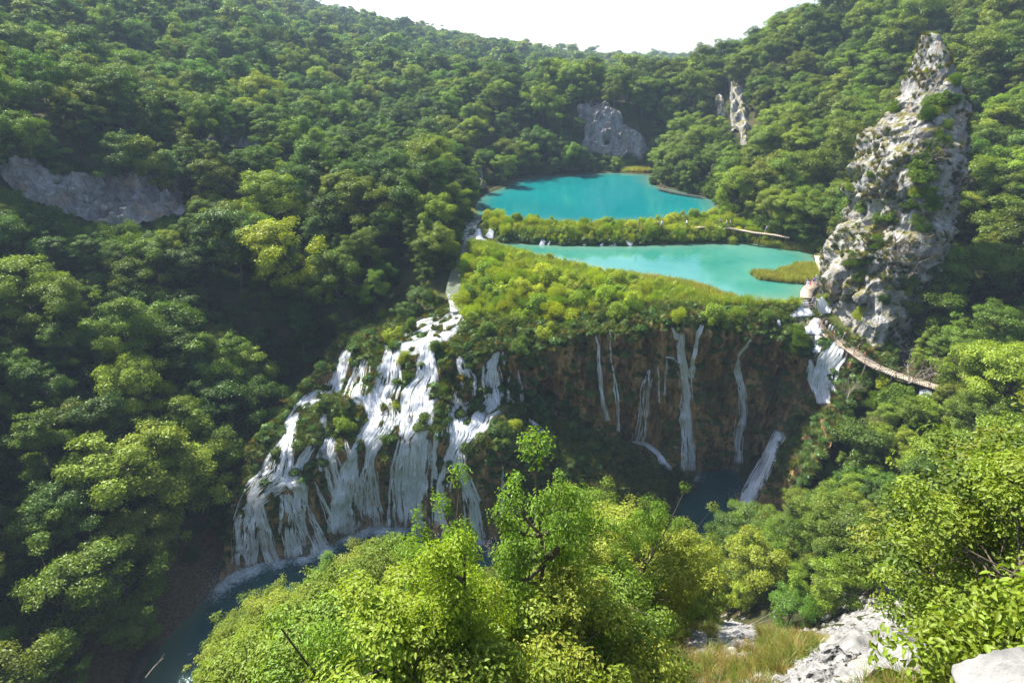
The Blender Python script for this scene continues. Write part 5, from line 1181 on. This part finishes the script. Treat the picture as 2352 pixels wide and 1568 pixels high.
for n_, (u, v, s, lab) in enumerate([(330, 640, 2.2, 'grey dead tree low in the dark left wood'), (700, 250, 3.0, 'bare pale tree high on the left slope'), (520, 620, 2.0, 'leafless tree below the feathery grey-green one'), (790, 700, 1.7, 'leafless shrub at the shaded bank by the side stream'), (2080, 900, 2.0, 'greyish twiggy tree below the walkway'), (2290, 480, 2.6, 'bare tree in the dark wood right of the crag'), (1800, 250, 2.8, 'pale bare tree on the sunny right slope')]):
    h = hit(u, v, (BVH_G,)); tag(link('bare_tree', BARE[n_ % 3], None, tuple(h[0] + Vector((0, 0, 1.5))), n_ * 1.1, s), lab, 'bare tree')
# ------------------------------------------------------------------ moss, tufts, reeds, leafy ground cover
nf = normals(S).reshape(-1, 3)
if nf[:, 2].mean() < 0: nf = -nf
lev = np.tile(np.arange(NSZ), NSX) / NSZ
cand = np.where((flow < .12) & (lev > .12) & (SF[:, 2] > .8))[0]; w = np.clip(nf[cand, 2] + .15, .02, 1) ** 1.4 * np.where((SF[cand, 0] > 10) & (SF[cand, 1] > 70.5) & (SF[cand, 2] < 18), .05, 1); w = w * np.where((SF[cand, 0] > -3) & (SF[cand, 1] < 71) & (SF[cand, 0] < 26), 2.2, 1); w /= w.sum()
def pick(n): return rng.choice(cand, n, p=w, replace=False)
def mosstone(n, base): return np.array(base)[rng.integers(0, len(base), n)] * rng.uniform(.7, 1.2, (n, 1))
MT = [(.05, .09, .012), (.08, .12, .018), (.15, .17, .02), (.17, .13, .03), (.08, .13, .015)]
q = pick(12500); n = len(q); rot = np.stack([rng.normal(0, .5, n) + nf[q, 1] * -.5, rng.normal(0, .4, n), rng.uniform(0, 6.28, n)], 1)
scatter('moss_tuft_cover_grass', TUFT, SF[q], rng.uniform(.35, .95, n), rot, mosstone(n, MT), 'mossy grass cushions hanging on the travertine between the falls', 'moss')
q = pick(2600); q = q[SF[q, 2] > 9]; n = len(q)
scatter('leafy_plants_undergrowth', BROAD, SF[q] - [0, 0, .2], rng.uniform(.4, 1.1, n), np.stack([rng.normal(0, .25, n) + .3, rng.normal(0, .2, n), rng.uniform(0, 6.28, n)], 1), mosstone(n, [(.05, .11, .015), (.07, .13, .02), (.10, .15, .025)]), 'big-leaved plants crowding the rim and ledges', 'plants')
# green hanging front of the bank between the lakes + plateau rim
u_ = rng.uniform(1150, 1720, 900); pts = []
for a in u_:
    p = PZ(a, rng.uniform(536, 556), 27.4); s_ = sdist(NEAR, p[:1], p[1:2])[0]
    if .2 < s_ < 5: pts.append([p[0], p[1], gz(p[0], p[1]) - .1])
pts = np.array(pts); n = len(pts)
scatter('bank_undergrowth', BROAD, pts, rng.uniform(.6, 1.3, n), np.stack([rng.normal(.3, .2, n), rng.normal(0, .2, n), rng.uniform(0, 6.28, n)], 1), mosstone(n, [(.05, .10, .015), (.07, .13, .02)]), 'dark leafy plants along the bank between the two lakes', 'plants')
xy = rng.uniform([-14, 74], [62, 142], (16000, 2)); x, y = xy.T; z = ground(x, y); pr = proj(np.stack([x, y, z], 1)); ry = np.interp(x, RIMX, RIMY)
k = ((inpoly(VEG1, pr[:, 0], pr[:, 1]) & (y > ry)) | inpoly(VEG2, pr[:, 0], pr[:, 1])) & (sdist(NEAR, x, y) > -.4) & (sdist(FAR, x, y) > -.2); x, y, z = x[k], y[k], z[k]; n = len(x)
scatter('plateau_grass', TUFT + REED[:1], np.stack([x, y, z], 1), rng.uniform(.7, 1.3, n), np.stack([rng.normal(0, .1, n), rng.normal(0, .1, n), rng.uniform(0, 6.28, n)], 1), mosstone(n, [(.27, .33, .03), (.22, .31, .03), (.33, .34, .045)]), 'tall yellow-green grass between the bushes on the plateau', 'grass')
rp = []
for poly, zz, nn_ in (([(1725, 628), (1780, 632), (1830, 612), (1868, 612), (1880, 640), (1868, 652), (1800, 648), (1740, 640)], NLZ, 900), ([(1705, 546), (1770, 556), (1850, 566), (1870, 580), (1800, 572), (1720, 556)], NLZ, 700), ([(1425, 384), (1490, 381), (1490, 394), (1430, 396)], FLZ, 900), ([(1590, 655), (1700, 690), (1690, 700), (1560, 668)], NLZ, 300), ([(1400, 628), (1590, 655), (1585, 668), (1400, 640)], NLZ, 500)):
    b = np.array(poly); uu = rng.uniform(b[:, 0].min(), b[:, 0].max(), nn_ * 2); vv = rng.uniform(b[:, 1].min(), b[:, 1].max(), nn_ * 2); kk = inpoly(poly, uu, vv)
    rp += [PZ(a, c, zz) - [0, 0, .1] for a, c in zip(uu[kk][:nn_], vv[kk][:nn_])]
rp = np.array(rp); n = len(rp)
scatter('reed_grass', REED, rp, rng.uniform(.6, 1.1, n), np.stack([rng.normal(0, .08, n), rng.normal(0, .08, n), rng.uniform(0, 6.28, n)], 1), mosstone(n, [(.24, .32, .04), (.34, .30, .07), (.38, .30, .11)]), 'reeds standing in the shallow water at the lake edges', 'reeds')
sp_ = []
for poly in ([(1500, 425), (1640, 455), (1650, 478), (1700, 500), (1800, 548), (1850, 562), (1885, 580), (1895, 560), (1800, 500), (1680, 430), (1500, 395)], [(1080, 500), (1095, 440), (1190, 405), (1330, 394), (1500, 385), (1500, 370), (1330, 378), (1180, 392), (1060, 440), (1030, 520), (1030, 620), (1046, 620), (1052, 540)]):
    b = np.array(poly); uu = rng.uniform(b[:, 0].min(), b[:, 0].max(), 1500); vv = rng.uniform(b[:, 1].min(), b[:, 1].max(), 1500)
    for a_, c_ in zip(uu, vv):
        if inpoly(poly, [a_], [c_])[0]:
            h = hit(a_, c_, (BVH_G,))
            if h and sdist(FAR, h[0][:1], [h[0][1]])[0] > .3 and sdist(NEAR, h[0][:1], [h[0][1]])[0] > .3: sp_.append(tuple(h[0]))
for poly, num in (([(-30, 455), (60, 470), (200, 530), (330, 535), (440, 495), (440, 560), (300, 600), (150, 590), (-30, 530)], 420), ([(1335, 365), (1505, 370), (1510, 392), (1335, 392)], 120)):
    b = np.array(poly); uu = rng.uniform(b[:, 0].min(), b[:, 0].max(), num); vv = rng.uniform(b[:, 1].min(), b[:, 1].max(), num)
    for a_, c_ in zip(uu, vv):
        if inpoly(poly, [a_], [c_])[0]:
            h = hit(a_, c_, (BVH_G,)); sp_.append(tuple(h[0]))
n = len(sp_)
scatter('shore_undergrowth', [tpl_join(p) for p in BUSHS], sp_, rng.uniform(.7, 1.9, n), np.stack([rng.normal(0, .15, n), rng.normal(0, .15, n), rng.uniform(0, 6.28, n)], 1), mosstone(n, [(.10, .16, .02), (.15, .21, .025), (.08, .13, .02)]), 'low growth along the wooded lake shores and at the foot of the bare rock faces', 'undergrowth')
# grass and dry tufts in the clearing, undergrowth on the near slope
xy = rng.uniform([-4, 3], [16, 16], (9000, 2)); x, y = xy.T; z = ground(x, y); pr = proj(np.stack([x, y, z], 1))
k = inpoly([(1540, 1380), (2200, 1320), (2352, 1400), (2352, 1650), (1450, 1650)], pr[:, 0], pr[:, 1]) & (vnoise(np.stack([x * 1.3, y * 1.3, 0 * x], 1), 9) > -.25)
for rp_ in ROCKP: k &= ~inpoly(rp_, pr[:, 0], pr[:, 1])
x, y, z = x[k], y[k], z[k]; n = len(x)
FINE = [make_tuft(201 + i, 70, .34, .07, .0035, LS, .7) for i in range(2)]
scatter('clearing_grass', FINE, np.stack([x, y, z], 1), rng.uniform(.5, 1.3, n), np.stack([rng.normal(0, .2, n), rng.normal(0, .2, n), rng.uniform(0, 6.28, n)], 1), mosstone(n, [(.16, .20, .03), (.22, .18, .05), (.11, .16, .02), (.28, .17, .06)]), 'green and rusty dry grass between the white rocks', 'grass')
xy = rng.uniform([-38, 2], [60, 62], (9000, 2)); x, y = xy.T; z = ground(x, y); kk = standable(x, y) & (np.hypot(x, y) > 3.5); x, y, z = x[kk], y[kk], z[kk]
c_, r_, t_, b_ = crown_px(x, y, z, np.full(len(x), 1.7), np.full(len(x), 1.3)); kk = ~touches(VALLEY, c_, r_, t_, b_) & ~touches(GAP, c_, r_, t_, b_) & ((c_[:, 0] - r_ > LEFTB(c_[:, 1])) | (x > 0)); x, y, z = x[kk], y[kk], z[kk]; n = len(x)
BS2 = [make_bush(181 + i, 1.1, .9, .035, 6000, LS) for i in range(3)]
scatter('slope_undergrowth', [tpl_join(p) for p in BS2], np.stack([x, y, z], 1), rng.uniform(.6, 1.5, n), np.stack([rng.normal(0, .15, n), rng.normal(0, .15, n), rng.uniform(0, 6.28, n)], 1), mosstone(n, pal['near']), 'low shrubby undergrowth covering the near slope', 'undergrowth')
xy = jitter(-90, -22, 30, 120, 2.4); x, y = xy.T; k = standable(x, y) & (x > -90); x, y = x[k], y[k]; z = ground(x, y); k = z > 2.5; x, y, z = x[k], y[k], z[k]
pr = proj(np.stack([x, y, z + 1.5], 1)); c_, r_, t_, b_ = crown_px(x, y, z, np.full(len(x), 2.4), np.full(len(x), 1.8)); k = ~touches(VALLEY, c_, r_, t_, b_) & ~inpoly(CLIFFS[0], pr[:, 0], pr[:, 1]); x, y, z = x[k], y[k], z[k]; n = len(x)
scatter('forest_undergrowth', [tpl_join(p) for p in BUSHS], np.stack([x, y, z], 1), rng.uniform(.8, 1.8, n), np.stack([rng.normal(0, .15, n), rng.normal(0, .15, n), rng.uniform(0, 6.28, n)], 1), mosstone(n, pal['left']), 'undergrowth at the foot of the left slope', 'undergrowth')
# moss and grass on the crag
tn = np.array([np.array(h) for h in tv]); q_ = tv[tf]; ar = np.linalg.norm(np.cross(q_[:, 1] - q_[:, 0], q_[:, 3] - q_[:, 0]), axis=1); tt = tv[tf[rng.choice(len(tf), 9000, p=ar / ar.sum()), 0]]; k = fbm(tt / 3.5, 3, 88) > .02; tt = tt[k]; n = len(tt)
scatter('crag_grass', TUFT, tt, rng.uniform(.3, .75, n), np.stack([rng.normal(0, .5, n), rng.normal(0, .5, n), rng.uniform(0, 6.28, n)], 1), mosstone(n, [(.10, .12, .02), (.16, .12, .035), (.07, .10, .02)]), 'olive and rusty grass in the joints of the crag', 'grass')

sp = []
for p, r_, a_ in FO[:19]:
    n = int(1500 * a_ * r_ / 2.5); q = rng.normal(size=(n, 3)) * [r_ * .55, r_ * .4, .9 * r_ * .45]; q[:, 2] = np.abs(q[:, 2]) + .05; sp.append(q + p)
sp = np.concatenate(sp); v_, f_ = leaves(sp, rng.normal(size=sp.shape), .045, np.random.default_rng(3))
tag(link('spray_mist', new_mesh('spray_mist', v_, f_, [M['fall']], False, {'lv': np.full(len(v_), .25)})), 'fine white spray hanging over the pool where the falls land', 'spray', kind='stuff')

# ------------------------------------------------------------------ boardwalks
def deck(path, width, label, pitch=.3, rail=None, posts=True, group='wooden boardwalks', mat='plank'):
    path = np.asarray(path, float); cum = np.concatenate([[0], np.cumsum(np.hypot(*np.diff(path[:, :2], axis=0).T))])
    root = link('boardwalk', None, None, tuple(path[0])); tag(root, label, 'boardwalk', group)
    o0 = path[0]
    def at(s): return np.array([np.interp(s, cum, path[:, k]) for k in range(3)])
    r = np.random.default_rng(int(cum[-1] * 10)); pl = MB(); st = MB(); 
    s = pitch / 2; k = 0; left = []; right = []
    while s < cum[-1]:
        c = at(s); t = at(min(cum[-1], s + .2)) - at(max(0, s - .2)); sl = t[2] / (math.hypot(t[0], t[1]) + 1e-6); t[2] = 0; t /= np.linalg.norm(t); sd_ = np.array([t[1], -t[0], 0])
        w = width / 2 * r.uniform(.95, 1.05)
        pl.box(c - o0 + [0, 0, r.uniform(-.012, .012)], (pitch * (.36 if abs(sl) > .25 else .46), w, .035), [t, sd_, [0, 0, 1]])
        left.append(c - sd_ * width * .46); right.append(c + sd_ * width * .46)
        if posts and k % 12 == 0:
            for q in (left[-1], right[-1]):
                g = min(gz(q[0], q[1]), q[2] - .3); ps = MB(); ps.box((q + [q[0], q[1], g - .4]) / 2 - o0 - [0, 0, .05], (.07, .07, (q[2] - g + .4) / 2 - .05)); link('post', ps.mesh('post', M['darkwood']), root)
        s += pitch; k += 1
    link('planking', pl.mesh('planking', M[mat]), root)
    for side in (left, right):
        mb = MB(); mb.tube(np.array(side) - o0 - [0, 0, .14], .07, 4); link('beam', mb.mesh('beam', M['darkwood']), root)
    pass
    if rail:
        side = np.array(right if rail[0] == 'r' else left); a, b = int(len(side) * rail[1]), int(len(side) * rail[2]); side = side[a:b]
        rr = MB()
        for h in (.55, 1.05):
            rr.tube(side[::4] - o0 + [0, 0, h] + r.normal(0, .02, (len(side[::4]), 3)), .032, 5)
        for q in side[::7]: rr.tube([q - o0 - [0, 0, .3], q - o0 + [0, 0, 1.12]], .04, 5)
        for i in range(0, len(side) - 7, 7): rr.tube([side[i] - o0 + [0, 0, .1], side[i + 7] - o0 + [0, 0, 1.0]], .028, 4)
        link('railing', rr.mesh('railing', M['bark']), root)
    return root
def pz(l): return [PZ(*q) for q in l]
BW1 = pz([(1882, 588, 27.3), (1884, 600, 27.3), (1889, 612, 27.3), (1893, 624, 27.3), (1893, 636, 27.3), (1884, 645, 27.3), (1871, 653, 27.3), (1860, 660, 27.3), (1853, 670, 27.3), (1851, 684, 27.3), (1869, 724, 25.3)])
deck(BW1, 1.7, 'pale plank boardwalk curving round the near lake to the steps beside the crag', .32)
deck(pz([(1869, 725, 25.2), (1876, 737, 25.1), (1881, 742, 25.0), (1889, 758, 24.3)]), 1.7, 'lower plank steps ending at the start of the railing', .3)
deck(pz([(1889, 758, 24.3), (1913, 778, 24.2), (1951, 800, 24.0), (1986, 826, 23.8), (2016, 843, 23.6), (2060, 861, 23.3), (2104, 875, 23.0), (2155, 890, 22.7), (2215, 906, 22.3), (2270, 915, 22.2)]), 1.6, 'narrow plank walkway with a log railing along the foot of the crag', .26, ('r', .0, .75))
deck(pz([(1818, 728, 25.1), (1845, 732, 25.1), (1868, 735, 25.1)]), 1.5, 'short plank weir platform joining the steps from the left', .3, None, False)
deck(pz([(1590, 524, 29.25), (1623, 520, 29.25), (1650, 521, 29.25), (1697, 527, 29.2), (1732, 534, 29.1), (1776, 539, 29.0), (1815, 546, 28.8)]), 1.05, 'pale boardwalk running through willows between the two lakes', .4)
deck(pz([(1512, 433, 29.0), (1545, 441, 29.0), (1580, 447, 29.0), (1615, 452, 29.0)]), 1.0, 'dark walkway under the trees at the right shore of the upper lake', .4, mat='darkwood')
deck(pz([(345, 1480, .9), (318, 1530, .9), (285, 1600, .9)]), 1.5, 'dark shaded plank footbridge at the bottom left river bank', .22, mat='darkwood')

# ------------------------------------------------------------------ people
def cloth_mat():
    m, t, o = nt('cloth'); c = N(t, 'ShaderNodeObjectInfo').outputs['Color']; princ(t, o, c, .85); return m
M['cloth'] = cloth_mat(); M['skin'] = flat('skin', (.55, .33, .23), .6)
def skin_mesh(name, verts, edges, radii, mat, sub=1):
    me = bpy.data.meshes.new(name); me.from_pydata([tuple(v) for v in verts], edges, []); o = bpy.data.objects.new(name, me); COL.objects.link(o)
    sk = o.modifiers.new('skin', 'SKIN'); sk.use_smooth_shade = True
    for i, r_ in enumerate(radii): me.skin_vertices[0].data[i].radius = r_ if isinstance(r_, tuple) else (r_, r_)
    me.skin_vertices[0].data[0].use_root = True
    if sub: o.modifiers.new('sub', 'SUBSURF').levels = sub
    dg = bpy.context.evaluated_depsgraph_get(); res = bpy.data.meshes.new_from_object(o.evaluated_get(dg)); res.materials.clear(); res.materials.append(mat)
    bpy.data.objects.remove(o); res.name = name; return res
def person_kit(step, armsw, seed):
    s = step; a = armsw
    V = [(0, 0, .94), (0, 0, 1.12), (0, .01, 1.34), (0, 0, 1.47), (0, .01, 1.55), (0, .015, 1.66), (0, .01, 1.735),
         (.09, 0, .90), (.10, s * .22, .50), (.10, s * .30 - .08, .09), (.10, s * .30 + .10, .04), (-.09, 0, .90), (-.10, -s * .16, .50), (-.10, -s * .42, .10), (-.10, -s * .40 + .13, .04),
         (.17, 0, 1.40), (.25, -a * .10, 1.13), (.26, -a * .02 + .04, .88), (.26, a * 0 + .07, .78), (-.17, 0, 1.40), (-.25, a * .10, 1.13), (-.26, a * .16 + .04, .88), (-.26, a * .18 + .07, .78)]
    E = [(0, 1), (1, 2), (2, 3), (3, 4), (4, 5), (5, 6), (0, 7), (7, 8), (8, 9), (9, 10), (0, 11), (11, 12), (12, 13), (13, 14), (2, 15), (15, 16), (16, 17), (17, 18), (2, 19), (19, 20), (20, 21), (21, 22)]
    Rr = [(.15, .10), (.13, .09), (.16, .10), .06, .055, (.085, .10), (.06, .07), .085, .055, .04, .035, .085, .055, .04, .035, .055, .042, .03, .03, .055, .042, .03, .03]
    for h, hx in ((18, 1), (22, -1)):        # five short fingers on each hand
        w = V[h]
        for f in range(4): V.append((w[0] - hx * .008, w[1] - .03 + .02 * f, w[2] - .085 - (.01 if f in (1, 2) else 0))); E.append((h, len(V) - 1)); Rr.append(.009)
        V.append((w[0] - hx * .01, w[1] + .045, w[2] - .035)); E.append((h, len(V) - 1)); Rr.append(.010)
    body = skin_mesh('body', V, E, Rr, M['skin'])
    sh = skin_mesh('shirt', [V[1], V[0], V[2], V[15], np.array(V[15]) * .4 + np.array(V[16]) * .6, V[19], np.array(V[19]) * .4 + np.array(V[20]) * .6], [(0, 1), (0, 2), (2, 3), (3, 4), (2, 5), (5, 6)], [(.165, .125), (.175, .13), (.18, .125), .085, .07, .085, .07], M['cloth'])
    k1 = np.array(V[7]) * .25 + np.array(V[8]) * .75; k2 = np.array(V[11]) * .25 + np.array(V[12]) * .75
    pa = skin_mesh('shorts', [(0, 0, .97), V[7], k1, V[11], k2], [(0, 1), (1, 2), (0, 3), (3, 4)], [(.165, .12), .115, .09, .115, .09], M['cloth'])
    ha = skin_mesh('hair', [(0, -.02, 1.70), (0, -.01, 1.765), (0, -.05, 1.62)], [(0, 1), (0, 2)], [(.095, .10), (.06, .07), (.085, .06)], M['cloth'])
    return body, sh, pa, ha
KITS = [person_kit(1.0, 1.0, 1), person_kit(.25, .3, 2), person_kit(-.7, -.8, 3)]
def person(u, v, z, shirt, shorts, hair, lab, kit=0, face=0., h=1.0, grp='visitors on the boardwalks'):
    p = PZ(u, v, z); e = link('person', None, None, tuple(p), face, h); tag(e, lab, 'person', grp)
    b, s, t, hr = KITS[kit]
    link('body', b, e)
    for nm, me, c in (('shirt', s, shirt), ('shorts', t, shorts), ('hair', hr, hair)): link(nm, me, e).color = (*c, 1)
WH, BK_, NV, PU, PK, TE, GR, BR, KH = (.8, .8, .78), (.02, .02, .025), (.04, .06, .15), (.16, .07, .4), (.8, .12, .25), (.1, .5, .5), (.3, .32, .36), (.06, .035, .02), (.45, .38, .27)
D = 27.36
for a in [(1852.5, 666, D, WH, WH, BK_, 'dark-haired person in white walking on the boardwalk bend', 0, 2.6), (1850, 662, D, NV, BK_, BK_, 'person in dark clothes just behind the one in white', 1, 2.4), (1859, 661, D, PK, PK, BR, 'small child in pink on the boardwalk bend', 1, 2.4, .68),
          (1865.5, 660, D, PU, KH, BR, 'person in a purple shirt and pale trousers on the boardwalk bend', 0, 2.5), (1869.5, 655, D, GR, KH, (.6, .5, .35), 'person in a grey top and sun hat behind the purple shirt', 2, 2.4), (1873.5, 653, D, TE, TE, BR, 'person in teal, last of the group on the bend', 0, 2.4, .9),
          (1865.5, 703, 26.4, GR, (.25, .28, .35), BR, 'person in grey coming down the plank steps', 2, 3.0), (1884.5, 592, D, (.8, .76, .65), BK_, BR, 'person in a cream top and black shorts where the boardwalk leaves the trees', 0, 3.1), (1888.5, 589, D, (.7, .3, .15), KH, BR, 'person in an orange top beside the cream top', 1, 3.0), (1890, 597, D, TE, TE, BR, 'child in turquoise at the far end of the boardwalk', 1, 3.1, .65),
          (1888, 753, 24.6, (.25, .08, .07), BK_, BK_, 'person in dark red at the foot of the lower steps', 0, 3.6), (1894, 757, 24.4, WH, BR, BR, 'person in a white shirt just past the steps', 1, 3.8), (1902, 766, 24.3, WH, GR, BR, 'second white-shirted person, leaning by the railing start', 0, 3.9), (1908, 770, 24.25, (.5, .65, .8), GR, BR, 'person in pale blue in the crowd by the railing', 2, 4.0),
          (1915, 776, 24.2, BK_, (.5, .3, .22), BK_, 'person in a black top behind the railing', 1, 3.9), (1935, 789, 24.1, NV, BK_, (.5, .33, .22), 'broad person in navy close to the crag wall', 1, 3.6), (1969, 812, 23.95, (.03, .03, .06), BK_, BR, 'person in black halfway along the railed walkway', 0, 4.0), (1983, 824, 23.85, (.6, .18, .12), BR, BR, 'small person in red near the middle of the walkway', 1, 3.8, .7),
          (1467, 523, 29.32, BR, KH, BK_, 'person in brown between the willows of the middle bank', 0, 1.4), (1510, 524, 29.32, (.5, .38, .28), BR, BR, 'person in tan on the middle boardwalk', 1, 1.5), (1519, 524, 29.32, (.35, .5, .8), (.35, .5, .8), BR, 'person in light blue next to the one in tan', 0, 1.6), (1576, 523, 29.32, WH, NV, BK_, 'person in white and navy in mid middle boardwalk', 0, -1.5),
          (1652, 520, 29.32, (.2, .25, .45), BK_, BR, 'person in slate blue at the open part of the middle boardwalk', 1, 1.2), (1667, 522, 29.32, (.75, .6, .3), (.1, .4, .4), BR, 'person in yellow with teal shorts on the middle boardwalk', 0, 1.3), (1676, 523, 29.32, (.5, .3, .2), BR, BR, 'person in rust brown behind the yellow top', 2, 1.3), (1759, 536, 29.3, (.45, .5, .7), NV, BR, 'person in blue-grey at the right end of the middle boardwalk', 0, 1.0),
          (1477, 380, 28.9, (.7, .3, .3), BR, BR, 'person in red at the far shore below the cave cliff', 1, 3), (1481, 379, 28.9, WH, NV, BR, 'person in white at the far shore below the cave cliff', 0, 3), (1485, 378.5, 28.9, NV, BR, BK_, 'person in navy at the far shore below the cave cliff', 1, 3),
          (1517, 434, 29.1, (.25, .1, .08), BK_, BK_, 'person in maroon under the trees of the wooded point', 1, 2), (1524, 436, 29.1, BK_, BR, BK_, 'person in black under the trees of the wooded point', 0, 2), (562, 268, 0, WH, GR, (.8, .35, .1), '', 1, 2)][:-1]:
    person(*a)
# dead wood and roots in the clearing
for k, (a, b, lab) in enumerate([((1700, 1448), (1790, 1415), 'reddish dead branch lying in the clearing'), ((1715, 1440), (1800, 1392), 'thin grey dead branch behind the reddish one'), ((1640, 1470), (1705, 1445), 'short rotten root beside the grey rock')]):
    def gp(u, v):
        h = hit(u, v, (BVH_G,)); return np.array(h[0])
    p, q = gp(*a), gp(*b); mb = MB(); mb.tube([p + [0, 0, .03], (p + q) / 2 + [.02, 0, .08], q + [0, 0, .05]], [.03, .022, .012], 6); mb.tube([(p + q) / 2 + [.02, 0, .07], (p * .3 + q * .7) + [.1, .02, .12]], [.014, .006], 5)
    tag(link('fallen_branch', mb.mesh('fallen_branch', M['bare'])), lab, 'branch')
# drift logs in the cascade
for (a, b, y0, lab) in [((1066, 869), (1110, 874), 69.5, 'pale log jutting between the forked and fan shaped falls'), ((812, 1005), (905, 930), 66.5, 'thin dark fallen branch slanting across the central cascade'), ((335, 1555), (375, 1510), 38, 'thin pale stick lying by the shaded footbridge')]:
    p, q = P(a[0], a[1], y0 - 1), P(b[0], b[1], y0); mb = MB(); mb.tube([p, (p + q) / 2 + [0, 0, .12], q], [.08, .07, .04], 6); mb.tube([(p + q) / 2, q + [.3, 0, .7]], [.04, .02], 5)
    tag(link('drift_log', mb.mesh('drift_log', M['bare'])), lab, 'log')

# ------------------------------------------------------------------ haze over the valley
mb = MB(); mb.box((0, 735, 90), (1590, 880, 125)); hm, t, o = nt('haze')
pv = N(t, 'ShaderNodeVolumePrincipled'); pv.inputs['Color'].default_value = (.60, .78, 1, 1); pv.inputs['Density'].default_value = 0.0003; pv.inputs['Anisotropy'].default_value = 0.0
t.links.new(pv.outputs[0], o.inputs['Volume'])
tag(link('haze', mb.mesh('haze', hm)), 'thin blue summer haze filling the valley', 'haze', kind='stuff')
